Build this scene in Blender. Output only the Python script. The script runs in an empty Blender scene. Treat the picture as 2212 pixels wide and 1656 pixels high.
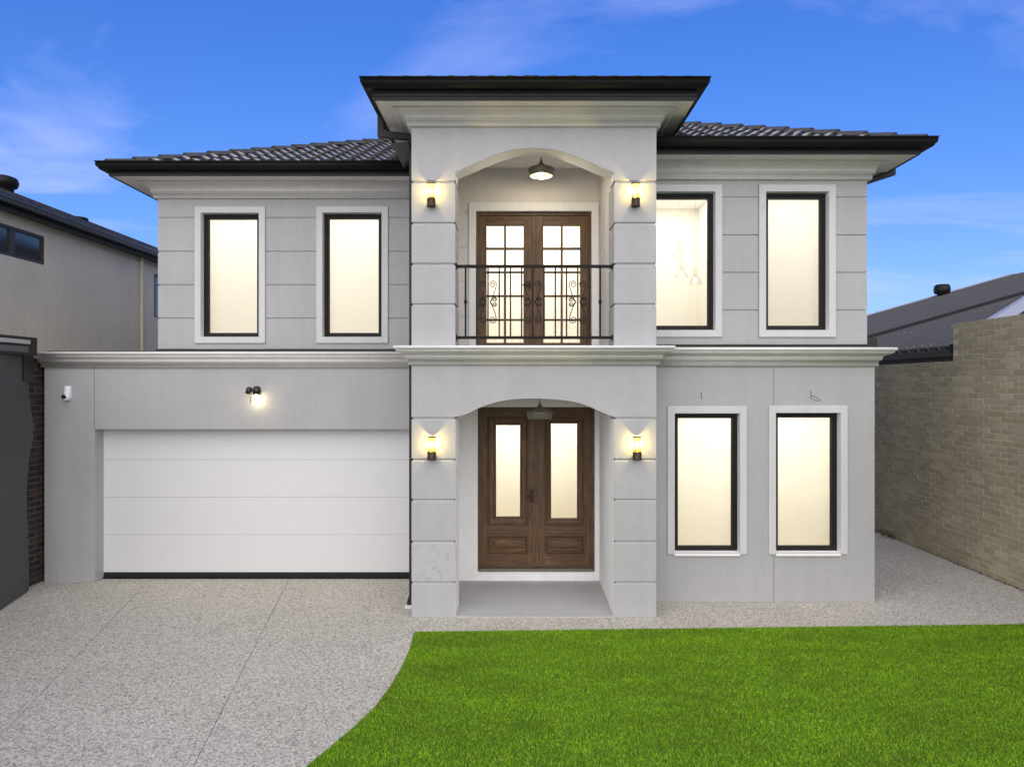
import bpy, bmesh, math, random
import numpy as np
from mathutils import Matrix, Vector

random.seed(7)
rng = np.random.default_rng(11)
SC = bpy.context.scene
COL = SC.collection
R = math.radians

# ------------------------------------------------------------------ camera
CAM_H = 2.873
FPX, CX, CY = 1464.0, 1115.0, 833.0      # focal length and principal point, measured on a 2212 px wide print
cd = bpy.data.cameras.new('camera')
cam = bpy.data.objects.new('camera', cd)
COL.objects.link(cam)
cam.location = (0, 0, CAM_H)
cam.rotation_euler = (R(90), 0, 0)
cd.sensor_width = 36.0
cd.lens = 36.0 * FPX / 2212.0
cd.shift_x = -(CX - 1106.0) / 2212.0
cd.shift_y = -(828.0 - CY) / 2212.0
cd.clip_start = 0.05
cd.clip_end = 2000
SC.camera = cam

# ------------------------------------------------------------------ light
SUN_EL, SUN_AZ = 24.0, -4.0               # degrees; azimuth measured from straight behind the camera towards the right
w = bpy.data.worlds.new('World')
SC.world = w
w.use_nodes = True
wn, wl = w.node_tree.nodes, w.node_tree.links
wn.clear()
wo = wn.new('ShaderNodeOutputWorld')
bg = wn.new('ShaderNodeBackground')
bg.inputs['Strength'].default_value = 0.105
sky = wn.new('ShaderNodeTexSky')
sky.sky_type = 'NISHITA'
sky.sun_disc = False
sky.sun_elevation = R(SUN_EL)
sky.sun_rotation = R(180 - SUN_AZ)
sky.air_density = 1.0
sky.dust_density = 0.4
sky.ozone_density = 3.0
hs = wn.new('ShaderNodeHueSaturation')
hs.inputs['Saturation'].default_value = 1.25
hs.inputs['Hue'].default_value = 0.514
hs.inputs['Value'].default_value = 1.0
wl.new(sky.outputs[0], hs.inputs['Color'])
# thin high cloud, the same over the whole sky: direction projected on a flat cloud layer
tc = wn.new('ShaderNodeTexCoord')
sep = wn.new('ShaderNodeSeparateXYZ')
wl.new(tc.outputs['Generated'], sep.inputs[0])
mz = wn.new('ShaderNodeMath'); mz.operation = 'ADD'; mz.inputs[1].default_value = 0.12
mx = wn.new('ShaderNodeMath'); mx.operation = 'MAXIMUM'; mx.inputs[1].default_value = 0.0
wl.new(sep.outputs['Z'], mx.inputs[0]); wl.new(mx.outputs[0], mz.inputs[0])
dx = wn.new('ShaderNodeMath'); dx.operation = 'DIVIDE'
dy = wn.new('ShaderNodeMath'); dy.operation = 'DIVIDE'
wl.new(sep.outputs['X'], dx.inputs[0]); wl.new(mz.outputs[0], dx.inputs[1])
wl.new(sep.outputs['Y'], dy.inputs[0]); wl.new(mz.outputs[0], dy.inputs[1])
cmb = wn.new('ShaderNodeCombineXYZ')
wl.new(dx.outputs[0], cmb.inputs[0]); wl.new(dy.outputs[0], cmb.inputs[1])
mp = wn.new('ShaderNodeMapping')
mp.inputs['Rotation'].default_value = (0, 0, R(60))
mp.inputs['Scale'].default_value = (0.55, 1.15, 1.0)
mp.inputs['Location'].default_value = (19.95, 14.77, 0.0)
wl.new(cmb.outputs[0], mp.inputs[0])
nz = wn.new('ShaderNodeTexNoise')
nz.inputs['Scale'].default_value = 0.9
nz.inputs['Detail'].default_value = 7.0
nz.inputs['Roughness'].default_value = 0.56
nz.inputs['Distortion'].default_value = 0.5
wl.new(mp.outputs[0], nz.inputs['Vector'])
cr = wn.new('ShaderNodeValToRGB')
cr.color_ramp.elements[0].position = 0.485; cr.color_ramp.elements[0].color = (0, 0, 0, 1)
cr.color_ramp.elements[1].position = 0.74; cr.color_ramp.elements[1].color = (1, 1, 1, 1)
wl.new(nz.outputs['Fac'], cr.inputs[0])
cm = wn.new('ShaderNodeMath'); cm.operation = 'MULTIPLY'; cm.inputs[1].default_value = 0.75
wl.new(cr.outputs[0], cm.inputs[0])
mix = wn.new('ShaderNodeMixRGB')
mix.inputs['Color2'].default_value = (3.6, 3.9, 6.6, 1)
wl.new(cm.outputs[0], mix.inputs['Fac'])
# soft shoulder so that the band over the horizon keeps its blue
den = wn.new('ShaderNodeVectorMath'); den.operation = 'MULTIPLY_ADD'
den.inputs[1].default_value = (0.13, 0.13, 0.13); den.inputs[2].default_value = (1, 1, 1)
wl.new(hs.outputs[0], den.inputs[0])
div = wn.new('ShaderNodeVectorMath'); div.operation = 'DIVIDE'
wl.new(hs.outputs[0], div.inputs[0]); wl.new(den.outputs[0], div.inputs[1])
tin = wn.new('ShaderNodeVectorMath'); tin.operation = 'MULTIPLY'
tin.inputs[1].default_value = (0.76, 0.98, 1.58)
wl.new(div.outputs[0], tin.inputs[0])
wl.new(tin.outputs[0], mix.inputs['Color1'])
wl.new(mix.outputs[0], bg.inputs['Color'])
wl.new(bg.outputs[0], wo.inputs[0])

sl = bpy.data.lights.new('sun', 'SUN')
sl.energy = 2.5
sl.angle = R(115)
sl.color = (1.0, 0.89, 0.66)
so = bpy.data.objects.new('sun', sl)
COL.objects.link(so)
sv = Vector((math.sin(R(SUN_AZ)) * math.cos(R(SUN_EL)), -math.cos(R(SUN_AZ)) * math.cos(R(SUN_EL)), math.sin(R(SUN_EL))))
so.location = sv * 60
so.rotation_euler = sv.to_track_quat('Z', 'Y').to_euler()

SC.view_settings.view_transform = 'Standard'
SC.view_settings.look = 'None'
SC.view_settings.gamma = 1.0
SC.view_settings.use_curve_mapping = False
SC.view_settings.exposure = 0.91
SC.cycles.max_bounces = 8
SC.cycles.transparent_max_bounces = 16
SC.cycles.caustics_reflective = False
SC.cycles.caustics_refractive = False


# ------------------------------------------------------------------ helpers
def U(px, d): return (px - CX) / FPX * d           # metres right of the camera of a measured column at distance d
def V(py, d): return CAM_H - (py - CY) / FPX * d   # height above ground
def G(px, py):                                      # a measured point lying on the ground
    d = CAM_H * FPX / (py - CY)
    return (U(px, d), d)


class MB:
    def __init__(s):
        s.v, s.f = [], []

    def quad(s, *p):
        i = len(s.v)
        s.v += [tuple(q) for q in p]
        s.f.append(tuple(range(i, i + len(p))))

    def box(s, x0, x1, y0, y1, z0, z1):
        i = len(s.v)
        s.v += [(x0, y0, z0), (x1, y0, z0), (x1, y1, z0), (x0, y1, z0), (x0, y0, z1), (x1, y0, z1), (x1, y1, z1), (x0, y1, z1)]
        for q in ((0, 3, 2, 1), (4, 5, 6, 7), (0, 1, 5, 4), (1, 2, 6, 5), (2, 3, 7, 6), (3, 0, 4, 7)):
            s.f.append(tuple(i + k for k in q))
        return s

    def ring(s, x0, x1, z0, z1, prof):
        """A mitred rectangular frame: prof is a list of (inset, y)."""
        base = len(s.v)
        for ins, y in prof:
            s.v += [(x0 + ins, y, z0 + ins), (x1 - ins, y, z0 + ins), (x1 - ins, y, z1 - ins), (x0 + ins, y, z1 - ins)]
        for j in range(len(prof) - 1):
            for k in range(4):
                a, b = base + j * 4 + k, base + j * 4 + (k + 1) % 4
                s.f.append((a, b, b + 4, a + 4))
        return s

    def lathe(s, prof, cx=0, cy=0, cz=0, n=28):
        base = len(s.v)
        for r, z in prof:
            for k in range(n):
                a = 2 * math.pi * k / n
                s.v.append((cx + r * math.cos(a), cy + r * math.sin(a), cz + z))
        for j in range(len(prof) - 1):
            for k in range(n):
                a, b = base + j * n + k, base + j * n + (k + 1) % n
                s.f.append((a, b, b + n, a + n))
        return s

    def tube(s, pts, r, n=8, closed=False):
        pts = [Vector(p) for p in pts]
        base = len(s.v)
        for i, p in enumerate(pts):
            t = (pts[min(i + 1, len(pts) - 1)] - pts[max(i - 1, 0)]).normalized()
            up = Vector((0, 1, 0)) if abs(t.y) < 0.9 else Vector((1, 0, 0))
            a = t.cross(up).normalized(); b = t.cross(a).normalized()
            for k in range(n):
                an = 2 * math.pi * k / n
                s.v.append(tuple(p + (a * math.cos(an) + b * math.sin(an)) * r))
        for i in range(len(pts) - 1):
            for k in range(n):
                q = base + i * n
                s.f.append((q + k, q + (k + 1) % n, q + n + (k + 1) % n, q + n + k))
        s.f.append(tuple(base + k for k in range(n)))
        s.f.append(tuple(base + (len(pts) - 1) * n + k for k in range(n)))
        return s

    def bar(s, pts, hw, hd):
        """A rectangular pipe through pts lying in planes of constant y-ish; hw, hd half sizes."""
        pts = [Vector(p) for p in pts]
        base = len(s.v)
        for i, p in enumerate(pts):
            t0 = (p - pts[i - 1]).normalized() if i else None
            t1 = (pts[i + 1] - p).normalized() if i < len(pts) - 1 else None
            t = ((t0 or t1) + (t1 or t0)).normalized()
            b = Vector((0, 1, 0))
            a = t.cross(b).normalized()
            k = 1.0 if (t0 is None or t1 is None) else 1 / max(0.5, t.dot(t1))
            for sa, sb in ((-1, -1), (1, -1), (1, 1), (-1, 1)):
                s.v.append(tuple(p + a * hw * sa * k + b * hd * sb))
        for i in range(len(pts) - 1):
            for k in range(4):
                q = base + i * 4
                s.f.append((q + k, q + (k + 1) % 4, q + 4 + (k + 1) % 4, q + 4 + k))
        s.f.append(tuple(base + k for k in range(4)))
        s.f.append(tuple(base + (len(pts) - 1) * 4 + k for k in range(4)))
        return s

    def mesh(s, name, mat, smooth=False, merge=True, bevel=0):
        me = bpy.data.meshes.new(name)
        me.from_pydata(s.v, [], s.f)
        bm = bmesh.new(); bm.from_mesh(me)
        if merge:
            bmesh.ops.remove_doubles(bm, verts=bm.verts, dist=1e-5)
        bmesh.ops.recalc_face_normals(bm, faces=bm.faces)
        bm.to_mesh(me); bm.free()
        me.materials.append(mat)
        if smooth:
            me.shade_auto_smooth(angle=R(35)) if hasattr(me, 'shade_auto_smooth') else me.polygons.foreach_set('use_smooth', [True] * len(me.polygons))
        return me

    def obj(s, name, mat, parent=None, smooth=False, bevel=0, merge=True):
        o = bpy.data.objects.new(name, s.mesh(name, mat, smooth, merge))
        COL.objects.link(o)
        if bevel:
            b = o.modifiers.new('edge', 'BEVEL'); b.width = bevel; b.segments = 2; b.limit_method = 'ANGLE'; b.angle_limit = R(50)
        return adopt(o, parent)


def adopt(o, parent):
    if parent is not None:
        o.parent = parent
        p, acc = parent, Vector((0, 0, 0))
        while p is not None:
            acc += Vector(p.get('_at', (0, 0, 0))); p = None if p.get('_at') else p.parent
        o.matrix_parent_inverse = Matrix.Translation(-acc) if parent.get('_at') else Matrix.Identity(4)
    return o


def thing(name, label, cat, loc, group=None, kind=None):
    o = bpy.data.objects.new(name, None)
    o.empty_display_size = 0.1
    COL.objects.link(o)
    o.location = loc
    o['_at'] = tuple(float(c) for c in loc)
    tag(o, label, cat, group, kind)
    return o


def tag(o, label=None, cat=None, group=None, kind=None):
    if label: o['label'] = label
    if cat: o['category'] = cat
    if group: o['group'] = group
    if kind: o['kind'] = kind
    return o


# ------------------------------------------------------------------ materials
def new_mat(name):
    m = bpy.data.materials.new(name)
    m.use_nodes = True
    n, l = m.node_tree.nodes, m.node_tree.links
    return m, n, l, n['Principled BSDF']


def pos(n):
    return n.new('ShaderNodeNewGeometry').outputs['Position']


def noise(n, l, vec, scale, detail=4, rough=0.5, dist=0.0, sc=None):
    if sc:
        mpn = n.new('ShaderNodeMapping'); mpn.inputs['Scale'].default_value = sc
        l.new(vec, mpn.inputs[0]); vec = mpn.outputs[0]
    t = n.new('ShaderNodeTexNoise')
    t.inputs['Scale'].default_value = scale
    t.inputs['Detail'].default_value = detail
    t.inputs['Roughness'].default_value = rough
    t.inputs['Distortion'].default_value = dist
    l.new(vec, t.inputs['Vector'])
    return t.outputs['Fac']


def ramp(n, l, fac, stops):
    r = n.new('ShaderNodeValToRGB')
    e = r.color_ramp.elements
    while len(e) < len(stops): e.new(0.5)
    for k, (p, c) in enumerate(stops):
        e[k].position = p
        e[k].color = (c, c, c, 1) if isinstance(c, (int, float)) else (*c, 1)
    l.new(fac, r.inputs[0])
    return r.outputs[0]


def mul(n, l, a, b, fac=1.0, mode='MULTIPLY'):
    m = n.new('ShaderNodeMixRGB'); m.blend_type = mode
    for sock, val in (('Fac', fac), ('Color1', a), ('Color2', b)):
        if hasattr(val, 'is_output'): l.new(val, m.inputs[sock])
        else: m.inputs[sock].default_value = val if sock == 'Fac' else (*val, 1)
    return m.outputs[0]


def bump(n, l, b, h, strength, dist):
    k = n.new('ShaderNodeBump')
    k.inputs['Strength'].default_value = strength
    k.inputs['Distance'].default_value = dist
    l.new(h, k.inputs['Height'])
    l.new(k.outputs[0], b.inputs['Normal'])


def stucco(name, col, stain=0.10, grain=0.5):
    m, n, l, b = new_mat(name)
    p = pos(n)
    big = ramp(n, l, noise(n, l, p, 0.8, 6, 0.6, 0.3), [(0.3, 1 - stain), (0.7, 1.0)])
    med = ramp(n, l, noise(n, l, p, 9, 5, 0.65), [(0.25, 0.95), (0.75, 1.03)])
    streak = ramp(n, l, noise(n, l, p, 3.0, 5, 0.6, 0.2, sc=(2.2, 2.2, 0.18)), [(0.35, 0.955), (0.6, 1.0)])
    fine = ramp(n, l, noise(n, l, p, 260, 2, 0.6), [(0.3, 0.93), (0.7, 1.05)])
    c = mul(n, l, mul(n, l, mul(n, l, mul(n, l, col, big), med), streak), fine)
    l.new(c, b.inputs['Base Color'])
    b.inputs['Roughness'].default_value = 0.9
    b.inputs['Specular IOR Level'].default_value = 0.25
    bump(n, l, b, noise(n, l, p, 190, 3, 0.7), grain, 0.003)
    return m


def flat(name, col, rough=0.5, metal=0.0, var=0.08, scale=6, spec=0.5, bmp=0.0):
    m, n, l, b = new_mat(name)
    p = pos(n)
    f = ramp(n, l, noise(n, l, p, scale, 5, 0.6), [(0.3, 1 - var), (0.7, 1 + var)])
    l.new(mul(n, l, col, f), b.inputs['Base Color'])
    rr = n.new('ShaderNodeMapRange')
    rr.inputs['To Min'].default_value = max(0.02, rough - 0.08); rr.inputs['To Max'].default_value = min(1, rough + 0.1)
    l.new(noise(n, l, p, scale * 2.3, 4, 0.6), rr.inputs['Value'])
    l.new(rr.outputs[0], b.inputs['Roughness'])
    b.inputs['Metallic'].default_value = metal
    b.inputs['Specular IOR Level'].default_value = spec
    if bmp: bump(n, l, b, noise(n, l, p, scale * 14, 3, 0.6), bmp, 0.002)
    return m


def emit(name, col, strength):
    m, n, l, b = new_mat(name)
    n.remove(b)
    e = n.new('ShaderNodeEmission')
    p = pos(n)
    f = ramp(n, l, noise(n, l, p, 1.6, 4, 0.55, sc=(1.0, 1.0, 0.5)), [(0.3, 0.975), (0.7, 1.02)])
    l.new(mul(n, l, col, f), e.inputs['Color'])
    e.inputs['Strength'].default_value = strength
    l.new(e.outputs[0], n['Material Output'].inputs[0])
    return m


def clear_glass(name, tint=(0.97, 0.98, 0.98), ior=1.5, rough=0.01, wavy=0.0):
    m, n, l, b = new_mat(name)
    n.remove(b)
    tr = n.new('ShaderNodeBsdfTransparent'); tr.inputs[0].default_value = (*tint, 1)
    gl = n.new('ShaderNodeBsdfGlossy'); gl.inputs['Roughness'].default_value = rough
    fr = n.new('ShaderNodeFresnel'); fr.inputs['IOR'].default_value = ior
    bp = n.new('ShaderNodeBump'); bp.inputs['Strength'].default_value = wavy; bp.inputs['Distance'].default_value = 0.01
    l.new(noise(n, l, pos(n), 2.5, 2, 0.5), bp.inputs['Height'])
    l.new(bp.outputs[0], gl.inputs['Normal'])
    mx_ = n.new('ShaderNodeMixShader')
    l.new(fr.outputs[0], mx_.inputs[0]); l.new(tr.outputs[0], mx_.inputs[1]); l.new(gl.outputs[0], mx_.inputs[2])
    l.new(mx_.outputs[0], n['Material Output'].inputs[0])
    return m


def wood(name, vertical=True):
    m, n, l, b = new_mat(name)
    p = pos(n)
    sc = (14, 14, 1.1) if vertical else (1.1, 14, 14)
    g1 = noise(n, l, p, 3.0, 8, 0.62, 0.6, sc=sc)
    g2 = noise(n, l, p, 14.0, 4, 0.6, 0.0, sc=sc)
    big = ramp(n, l, noise(n, l, p, 1.7, 4, 0.6), [(0.3, 0.72), (0.7, 1.15)])
    c = ramp(n, l, g1, [(0.25, (0.040, 0.020, 0.009)), (0.5, (0.115, 0.058, 0.022)), (0.75, (0.215, 0.118, 0.050))])
    c = mul(n, l, mul(n, l, c, big), ramp(n, l, g2, [(0.3, 0.8), (0.7, 1.1)]))
    l.new(c, b.inputs['Base Color'])
    b.inputs['Roughness'].default_value = 0.55
    bump(n, l, b, g2, 0.35, 0.002)
    return m


def aggregate(name):
    m, n, l, b = new_mat(name)
    p = pos(n)
    def vor(scale):
        v = n.new('ShaderNodeTexVoronoi'); v.inputs['Scale'].default_value = scale
        l.new(p, v.inputs['Vector']); return v
    v1, v2 = vor(62), vor(125)
    s1 = n.new('ShaderNodeSeparateColor'); l.new(v1.outputs['Color'], s1.inputs[0])
    s2 = n.new('ShaderNodeSeparateColor'); l.new(v2.outputs['Color'], s2.inputs[0])
    stones = [(0.0, (0.10, 0.092, 0.076)), (0.15, (0.28, 0.258, 0.213)), (0.4, (0.515, 0.485, 0.405)), (0.7, (0.635, 0.605, 0.51)), (0.9, (0.76, 0.73, 0.63)), (1.0, (0.84, 0.81, 0.72))]
    c1 = ramp(n, l, s1.outputs[0], stones)
    c2 = ramp(n, l, s2.outputs[0], stones)
    c = mul(n, l, c1, c2, 0.45, 'MIX')
    gap = ramp(n, l, v1.outputs['Distance'], [(0.35, 1.0), (0.75, 0.84)])
    big = ramp(n, l, noise(n, l, p, 0.55, 5, 0.6), [(0.3, 0.92), (0.7, 1.08)])
    c = mul(n, l, mul(n, l, c, gap), big)
    l.new(c, b.inputs['Base Color'])
    b.inputs['Roughness'].default_value = 0.75
    inv = n.new('ShaderNodeMath'); inv.operation = 'SUBTRACT'; inv.inputs[0].default_value = 1.0
    l.new(v1.outputs['Distance'], inv.inputs[1])
    bump(n, l, b, inv.outputs[0], 0.6, 0.006)
    return m


def brick_mat(name, dark, light, per_object=True):
    m, n, l, b = new_mat(name)
    p = pos(n)
    if per_object:
        rnd = n.new('ShaderNodeObjectInfo').outputs['Random']
    else:
        a = n.new('ShaderNodeAttribute'); a.attribute_name = 'tone'; rnd = a.outputs['Fac']
    c = ramp(n, l, rnd, [(0.0, dark), (0.7, tuple(0.5 * (a + b_) for a, b_ in zip(dark, light))), (1.0, light)])
    c = mul(n, l, c, ramp(n, l, noise(n, l, p, 1.3, 4, 0.6), [(0.3, 0.85), (0.7, 1.1)]))
    c = mul(n, l, c, ramp(n, l, noise(n, l, p, 60, 4, 0.65), [(0.3, 0.88), (0.7, 1.08)]))
    l.new(c, b.inputs['Base Color'])
    b.inputs['Roughness'].default_value = 0.88
    bump(n, l, b, noise(n, l, p, 110, 3, 0.6), 0.5, 0.003)
    return m


WALL = stucco('grey render', (0.425, 0.423, 0.418), 0.08)
BLOCK = stucco('grey render blocks', (0.435, 0.433, 0.428), 0.06)
TRIM = stucco('pale grey trim render', (0.60, 0.598, 0.592), 0.06, 0.3)
CORN = stucco('cornice render', (0.82, 0.805, 0.775), 0.05, 0.25)
WHITE = stucco('white paint', (0.90, 0.89, 0.87), 0.03, 0.2)
PALE = stucco('pale balcony render', (0.76, 0.73, 0.71), 0.06, 0.6)
SOFFIT = flat('soffit paint', (0.87, 0.84, 0.80), 0.8, var=0.03)
DARKFRAME = flat('black window frame', (0.014, 0.012, 0.010), 0.55, spec=0.25)
GUTTER = flat('charcoal gutter steel', (0.012, 0.012, 0.0115), 0.5, var=0.2, scale=3, spec=0.22)
PIPE = flat('dark brown downpipe', (0.022, 0.019, 0.016), 0.5, spec=0.3)
IRON = flat('black wrought iron', (0.010, 0.008, 0.007), 0.6, var=0.25, scale=30, spec=0.2)
TILE = flat('charcoal roof tile', (0.014, 0.0135, 0.013), 0.18, var=0.3, scale=8, spec=1.0, bmp=0.12)
TILE.node_tree.nodes['Principled BSDF'].inputs['IOR'].default_value = 1.9
CAPTILE = flat('charcoal cap tile', (0.055, 0.053, 0.050), 0.6, var=0.25, scale=20, bmp=0.5)
FLASH = flat('dull flat roof sheet', (0.06, 0.058, 0.055), 0.6)
WOODV, WOODH = wood('weathered timber upright'), wood('weathered timber rail', False)
BRONZE = flat('aged bronze', (0.055, 0.035, 0.024), 0.45, 0.7, 0.3, 30)
STONE = stucco('porch floor stone', (0.47, 0.47, 0.465), 0.16, 0.2)
CREAM = flat('cream room paint', (0.87, 0.835, 0.745), 0.9, var=0.02, scale=1)
def blind_mat():
    m, n, l, b = new_mat('sheer roller blind')
    n.remove(b)
    p = pos(n)
    t_, d_ = n.new('ShaderNodeBsdfTranslucent'), n.new('ShaderNodeBsdfDiffuse')
    wv = ramp(n, l, noise(n, l, p, 90, 2, 0.5, sc=(1, 1, 0.2)), [(0.3, 0.95), (0.7, 1.0)])
    l.new(mul(n, l, (0.95, 0.915, 0.84), wv), t_.inputs[0]); l.new(mul(n, l, (0.9, 0.88, 0.84), wv), d_.inputs[0])
    x_ = n.new('ShaderNodeMixShader'); x_.inputs[0].default_value = 0.35
    l.new(t_.outputs[0], x_.inputs[1]); l.new(d_.outputs[0], x_.inputs[2]); l.new(x_.outputs[0], n['Material Output'].inputs[0])
    return m
SHEER = blind_mat()
CEIL = flat('white ceiling paint', (0.88, 0.87, 0.84), 0.9, var=0.01)
OAK = flat('pale oak floor', (0.68, 0.58, 0.44), 0.5, var=0.1)
GLASS = clear_glass('window glass')
SMOKE = clear_glass('frosted amber lamp glass', (0.60, 0.53, 0.27), 1.3, 0.2, 0.0)
_n, _l = SMOKE.node_tree.nodes, SMOKE.node_tree.links
_t = _n.new('ShaderNodeBsdfTranslucent'); _t.inputs[0].default_value = (0.40, 0.33, 0.12, 1)
_m = _n.new('ShaderNodeMixShader'); _m.inputs[0].default_value = 0.16
_src = _n['Material Output'].inputs[0].links[0].from_socket
_l.new(_src, _m.inputs[1]); _l.new(_t.outputs[0], _m.inputs[2]); _l.new(_m.outputs[0], _n['Material Output'].inputs[0])
PEND_WASHED = clear_glass('washed-out pendant', (0.90, 0.885, 0.86), 1.06, 0.1, 0.0)  # see-through tint imitates pendants washed out by the overexposed window
PALEBULB = emit('pale bulb', (1.0, 0.95, 0.85), 1.15)
BULB = emit('warm bulb', (1.0, 0.85, 0.5), 5.0)
DULLBULB = emit('warm pendant bulb', (1.0, 0.82, 0.5), 9.0)
TAUPE = flat('brushed taupe metal', (0.20, 0.175, 0.14), 0.45, 0.5, 0.15, 40)
BLACK = flat('black plastic', (0.012, 0.012, 0.012), 0.35)
WPLASTIC = flat('white plastic', (0.75, 0.75, 0.76), 0.35, var=0.02)
LENS = flat('dark lens', (0.015, 0.013, 0.013), 0.12)
GAP_SHADE = flat('black gap shade', (0.010, 0.010, 0.010), 0.8)  # near-black colour standing for the darkness below the garage door
SLABS = aggregate('exposed aggregate concrete')
INK = flat('pencil mark', (0.03, 0.03, 0.03), 0.8)


def door_mat():
    m, n, l, b = new_mat('white garage door')
    p = pos(n)
    g = ramp(n, l, noise(n, l, p, 9, 5, 0.6, sc=(0.35, 1, 7)), [(0.3, 0.95), (0.7, 1.02)])
    l.new(mul(n, l, (0.70, 0.695, 0.685), g), b.inputs['Base Color'])
    b.inputs['Roughness'].default_value = 0.45
    bump(n, l, b, noise(n, l, p, 40, 4, 0.6, sc=(0.2, 1, 4)), 0.15, 0.002)
    return m
GDOOR = door_mat()

# ------------------------------------------------------------------ ground, driveway, path, lawn
m, n, l, b = new_mat('bare ground')
p = pos(n)
l.new(ramp(n, l, noise(n, l, p, 0.4, 6, 0.6), [(0.3, (0.24, 0.22, 0.19)), (0.7, (0.34, 0.315, 0.275))]), b.inputs['Base Color'])
b.inputs['Roughness'].default_value = 0.95
o = MB(); o.quad((-300, -300, -0.09), (300, -300, -0.09), (300, 300, -0.09), (-300, 300, -0.09))
tag(o.obj('ground', m), kind='structure')


def slab(poly, name, parent, z=0.0, th=0.08):
    mb = MB()
    k = len(poly)
    mb.v = [(x, y, z) for x, y in poly] + [(x, y, z - th) for x, y in poly]
    mb.f = [tuple(range(k)), tuple(range(2 * k - 1, k - 1, -1))] + [(i, (i + 1) % k, k + (i + 1) % k, k + i) for i in range(k)]
    return mb.obj(name, SLABS, parent)


def on_line(a, b_, y):
    t = (y - a[1]) / (b_[1] - a[1])
    return (a[0] + (b_[0] - a[0]) * t, y)


j1a, j1b = G(325, 1249.5), G(5, 1584.5)
j2a, j2b = G(625, 1249.5), G(417, 1656)
lawn_left = [G(*q) for q in ((895, 1364.5), (886, 1399.5), (868, 1439.5), (845, 1479.5), (811, 1524.5), (765, 1569.5), (705, 1619.5), (660, 1656))]
lx, ly = lawn_left[-1]
px_, py_ = lawn_left[-2]
lawn_left += [(-1.72, 4.6), (-1.76, 4.1), (-1.70, 3.4), (-1.5, 2.5), (-1.3, 1.0)]   # the curve runs on below the picture
lawn_tr = G(2212, 1348)
edge_slope = (lawn_tr[1] - lawn_left[0][1]) / (lawn_tr[0] - lawn_left[0][0])
WX = 7.12                                  # inner face of the right hand brick wall
lawn_far = (WX - 0.02, lawn_left[0][1] + edge_slope * (WX - 0.02 - lawn_left[0][0]))
y_near = lawn_left[-1][1]

drive = thing('driveway', 'exposed aggregate concrete driveway with two saw cut joints', 'driveway', (-4, 7, 0), kind='structure')
gp = 0.003
GAP = 10.17
def sh(pt, dx_): return (pt[0] + dx_, pt[1])
slab([(-7.1, GAP), sh(on_line(j1a, j1b, GAP), -gp), sh(on_line(j1a, j1b, y_near), -gp), (-7.1, y_near)], 'slab', drive)
slab([sh(on_line(j1a, j1b, GAP), gp), sh(on_line(j2a, j2b, GAP), -gp), sh(on_line(j2a, j2b, y_near), -gp), sh(on_line(j1a, j1b, y_near), gp)], 'slab', drive)
c_poly = [sh(on_line(j2a, j2b, GAP), gp), (-1.25, GAP), (-1.25, lawn_left[0][1])] + [(x - 0.004, y) for x, y in lawn_left] + [sh(on_line(j2a, j2b, y_near), gp)]
slab(c_poly, 'slab', drive)
path = thing('path', 'exposed aggregate concrete path along the house front and right side', 'path', (2, 8.4, 0), kind='structure')
def edge_y(x): return lawn_left[0][1] + edge_slope * (x - lawn_left[0][0])
jx = G(1318, 1345)[0]
slab([(-1.2495, edge_y(-1.2495)), (jx - gp, edge_y(jx)), (jx - gp, 9.9), (-1.2495, 9.9)], 'slab', path)
slab([(jx + gp, edge_y(jx)), (4.60, edge_y(4.60)), (4.60, 9.9), (jx + gp, 9.9)], 'slab', path)
slab([(4.602, edge_y(4.602)), (WX - 0.01, edge_y(WX)), (WX - 0.01, 18.5), (4.602, 18.5)], 'slab', path)

# lawn: soil sheet with turf blades
m, n, l, b = new_mat('turf base')
p = pos(n)
l.new(ramp(n, l, noise(n, l, p, 45, 4, 0.7), [(0.3, (0.035, 0.09, 0.003)), (0.7, (0.095, 0.22, 0.006))]), b.inputs['Base Color'])
b.inputs['Roughness'].default_value = 0.9
TURF = m
poly = [(x, y) for x, y in lawn_left] + [(WX - 0.03, y_near), (WX - 0.03, edge_y(WX - 0.03) - 0.004)]
mb = MB()
k = len(poly)
mb.v = [(x, y, 0.004) for x, y in poly] + [(x, y, -0.08) for x, y in poly]
mb.f = [tuple(range(k))] + [(i, (i + 1) % k, k + (i + 1) % k, k + i) for i in range(k)]
tag(mb.obj('lawn', TURF), kind='structure')

m, n, l, b = new_mat('turf blade')
p = pos(n)
at = n.new('ShaderNodeAttribute'); at.attribute_name = 'tone'
c = ramp(n, l, at.outputs['Fac'], [(0.0, (0.045, 0.120, 0.002)), (0.5, (0.215, 0.425, 0.003)), (1.0, (0.50, 0.74, 0.025))])
c = mul(n, l, c, ramp(n, l, noise(n, l, p, 1.6, 6, 0.7, sc=(0.6, 1.6, 1)), [(0.3, 0.66), (0.7, 1.18)]))
l.new(c, b.inputs['Base Color'])
b.inputs['Roughness'].default_value = 0.55
b.inputs['Specular IOR Level'].default_value = 0.3
BLADE = m
lp = np.array(lawn_left)
NB = 900000
bx = rng.uniform(-3.2, WX - 0.04, NB)
by = rng.uniform(3.0, 8.4, NB)
xl = np.interp(by, lp[::-1, 1], lp[::-1, 0])
keep = (by < lawn_left[0][1] + edge_slope * (bx - lawn_left[0][0]) - 0.004) & (bx > xl + 0.004)
bx, by = bx[keep], by[keep]
NB = len(bx)
ang = rng.uniform(0, 2 * np.pi, NB)
hh = rng.uniform(0.010, 0.023, NB)
lean = rng.normal(0, 0.010, (NB, 2))
wdt = rng.uniform(0.0016, 0.0032, NB)
vv = np.empty((NB, 3, 3), np.float32)
vv[:, 0, 0] = bx - np.cos(ang) * wdt; vv[:, 0, 1] = by - np.sin(ang) * wdt; vv[:, 0, 2] = 0.003
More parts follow.
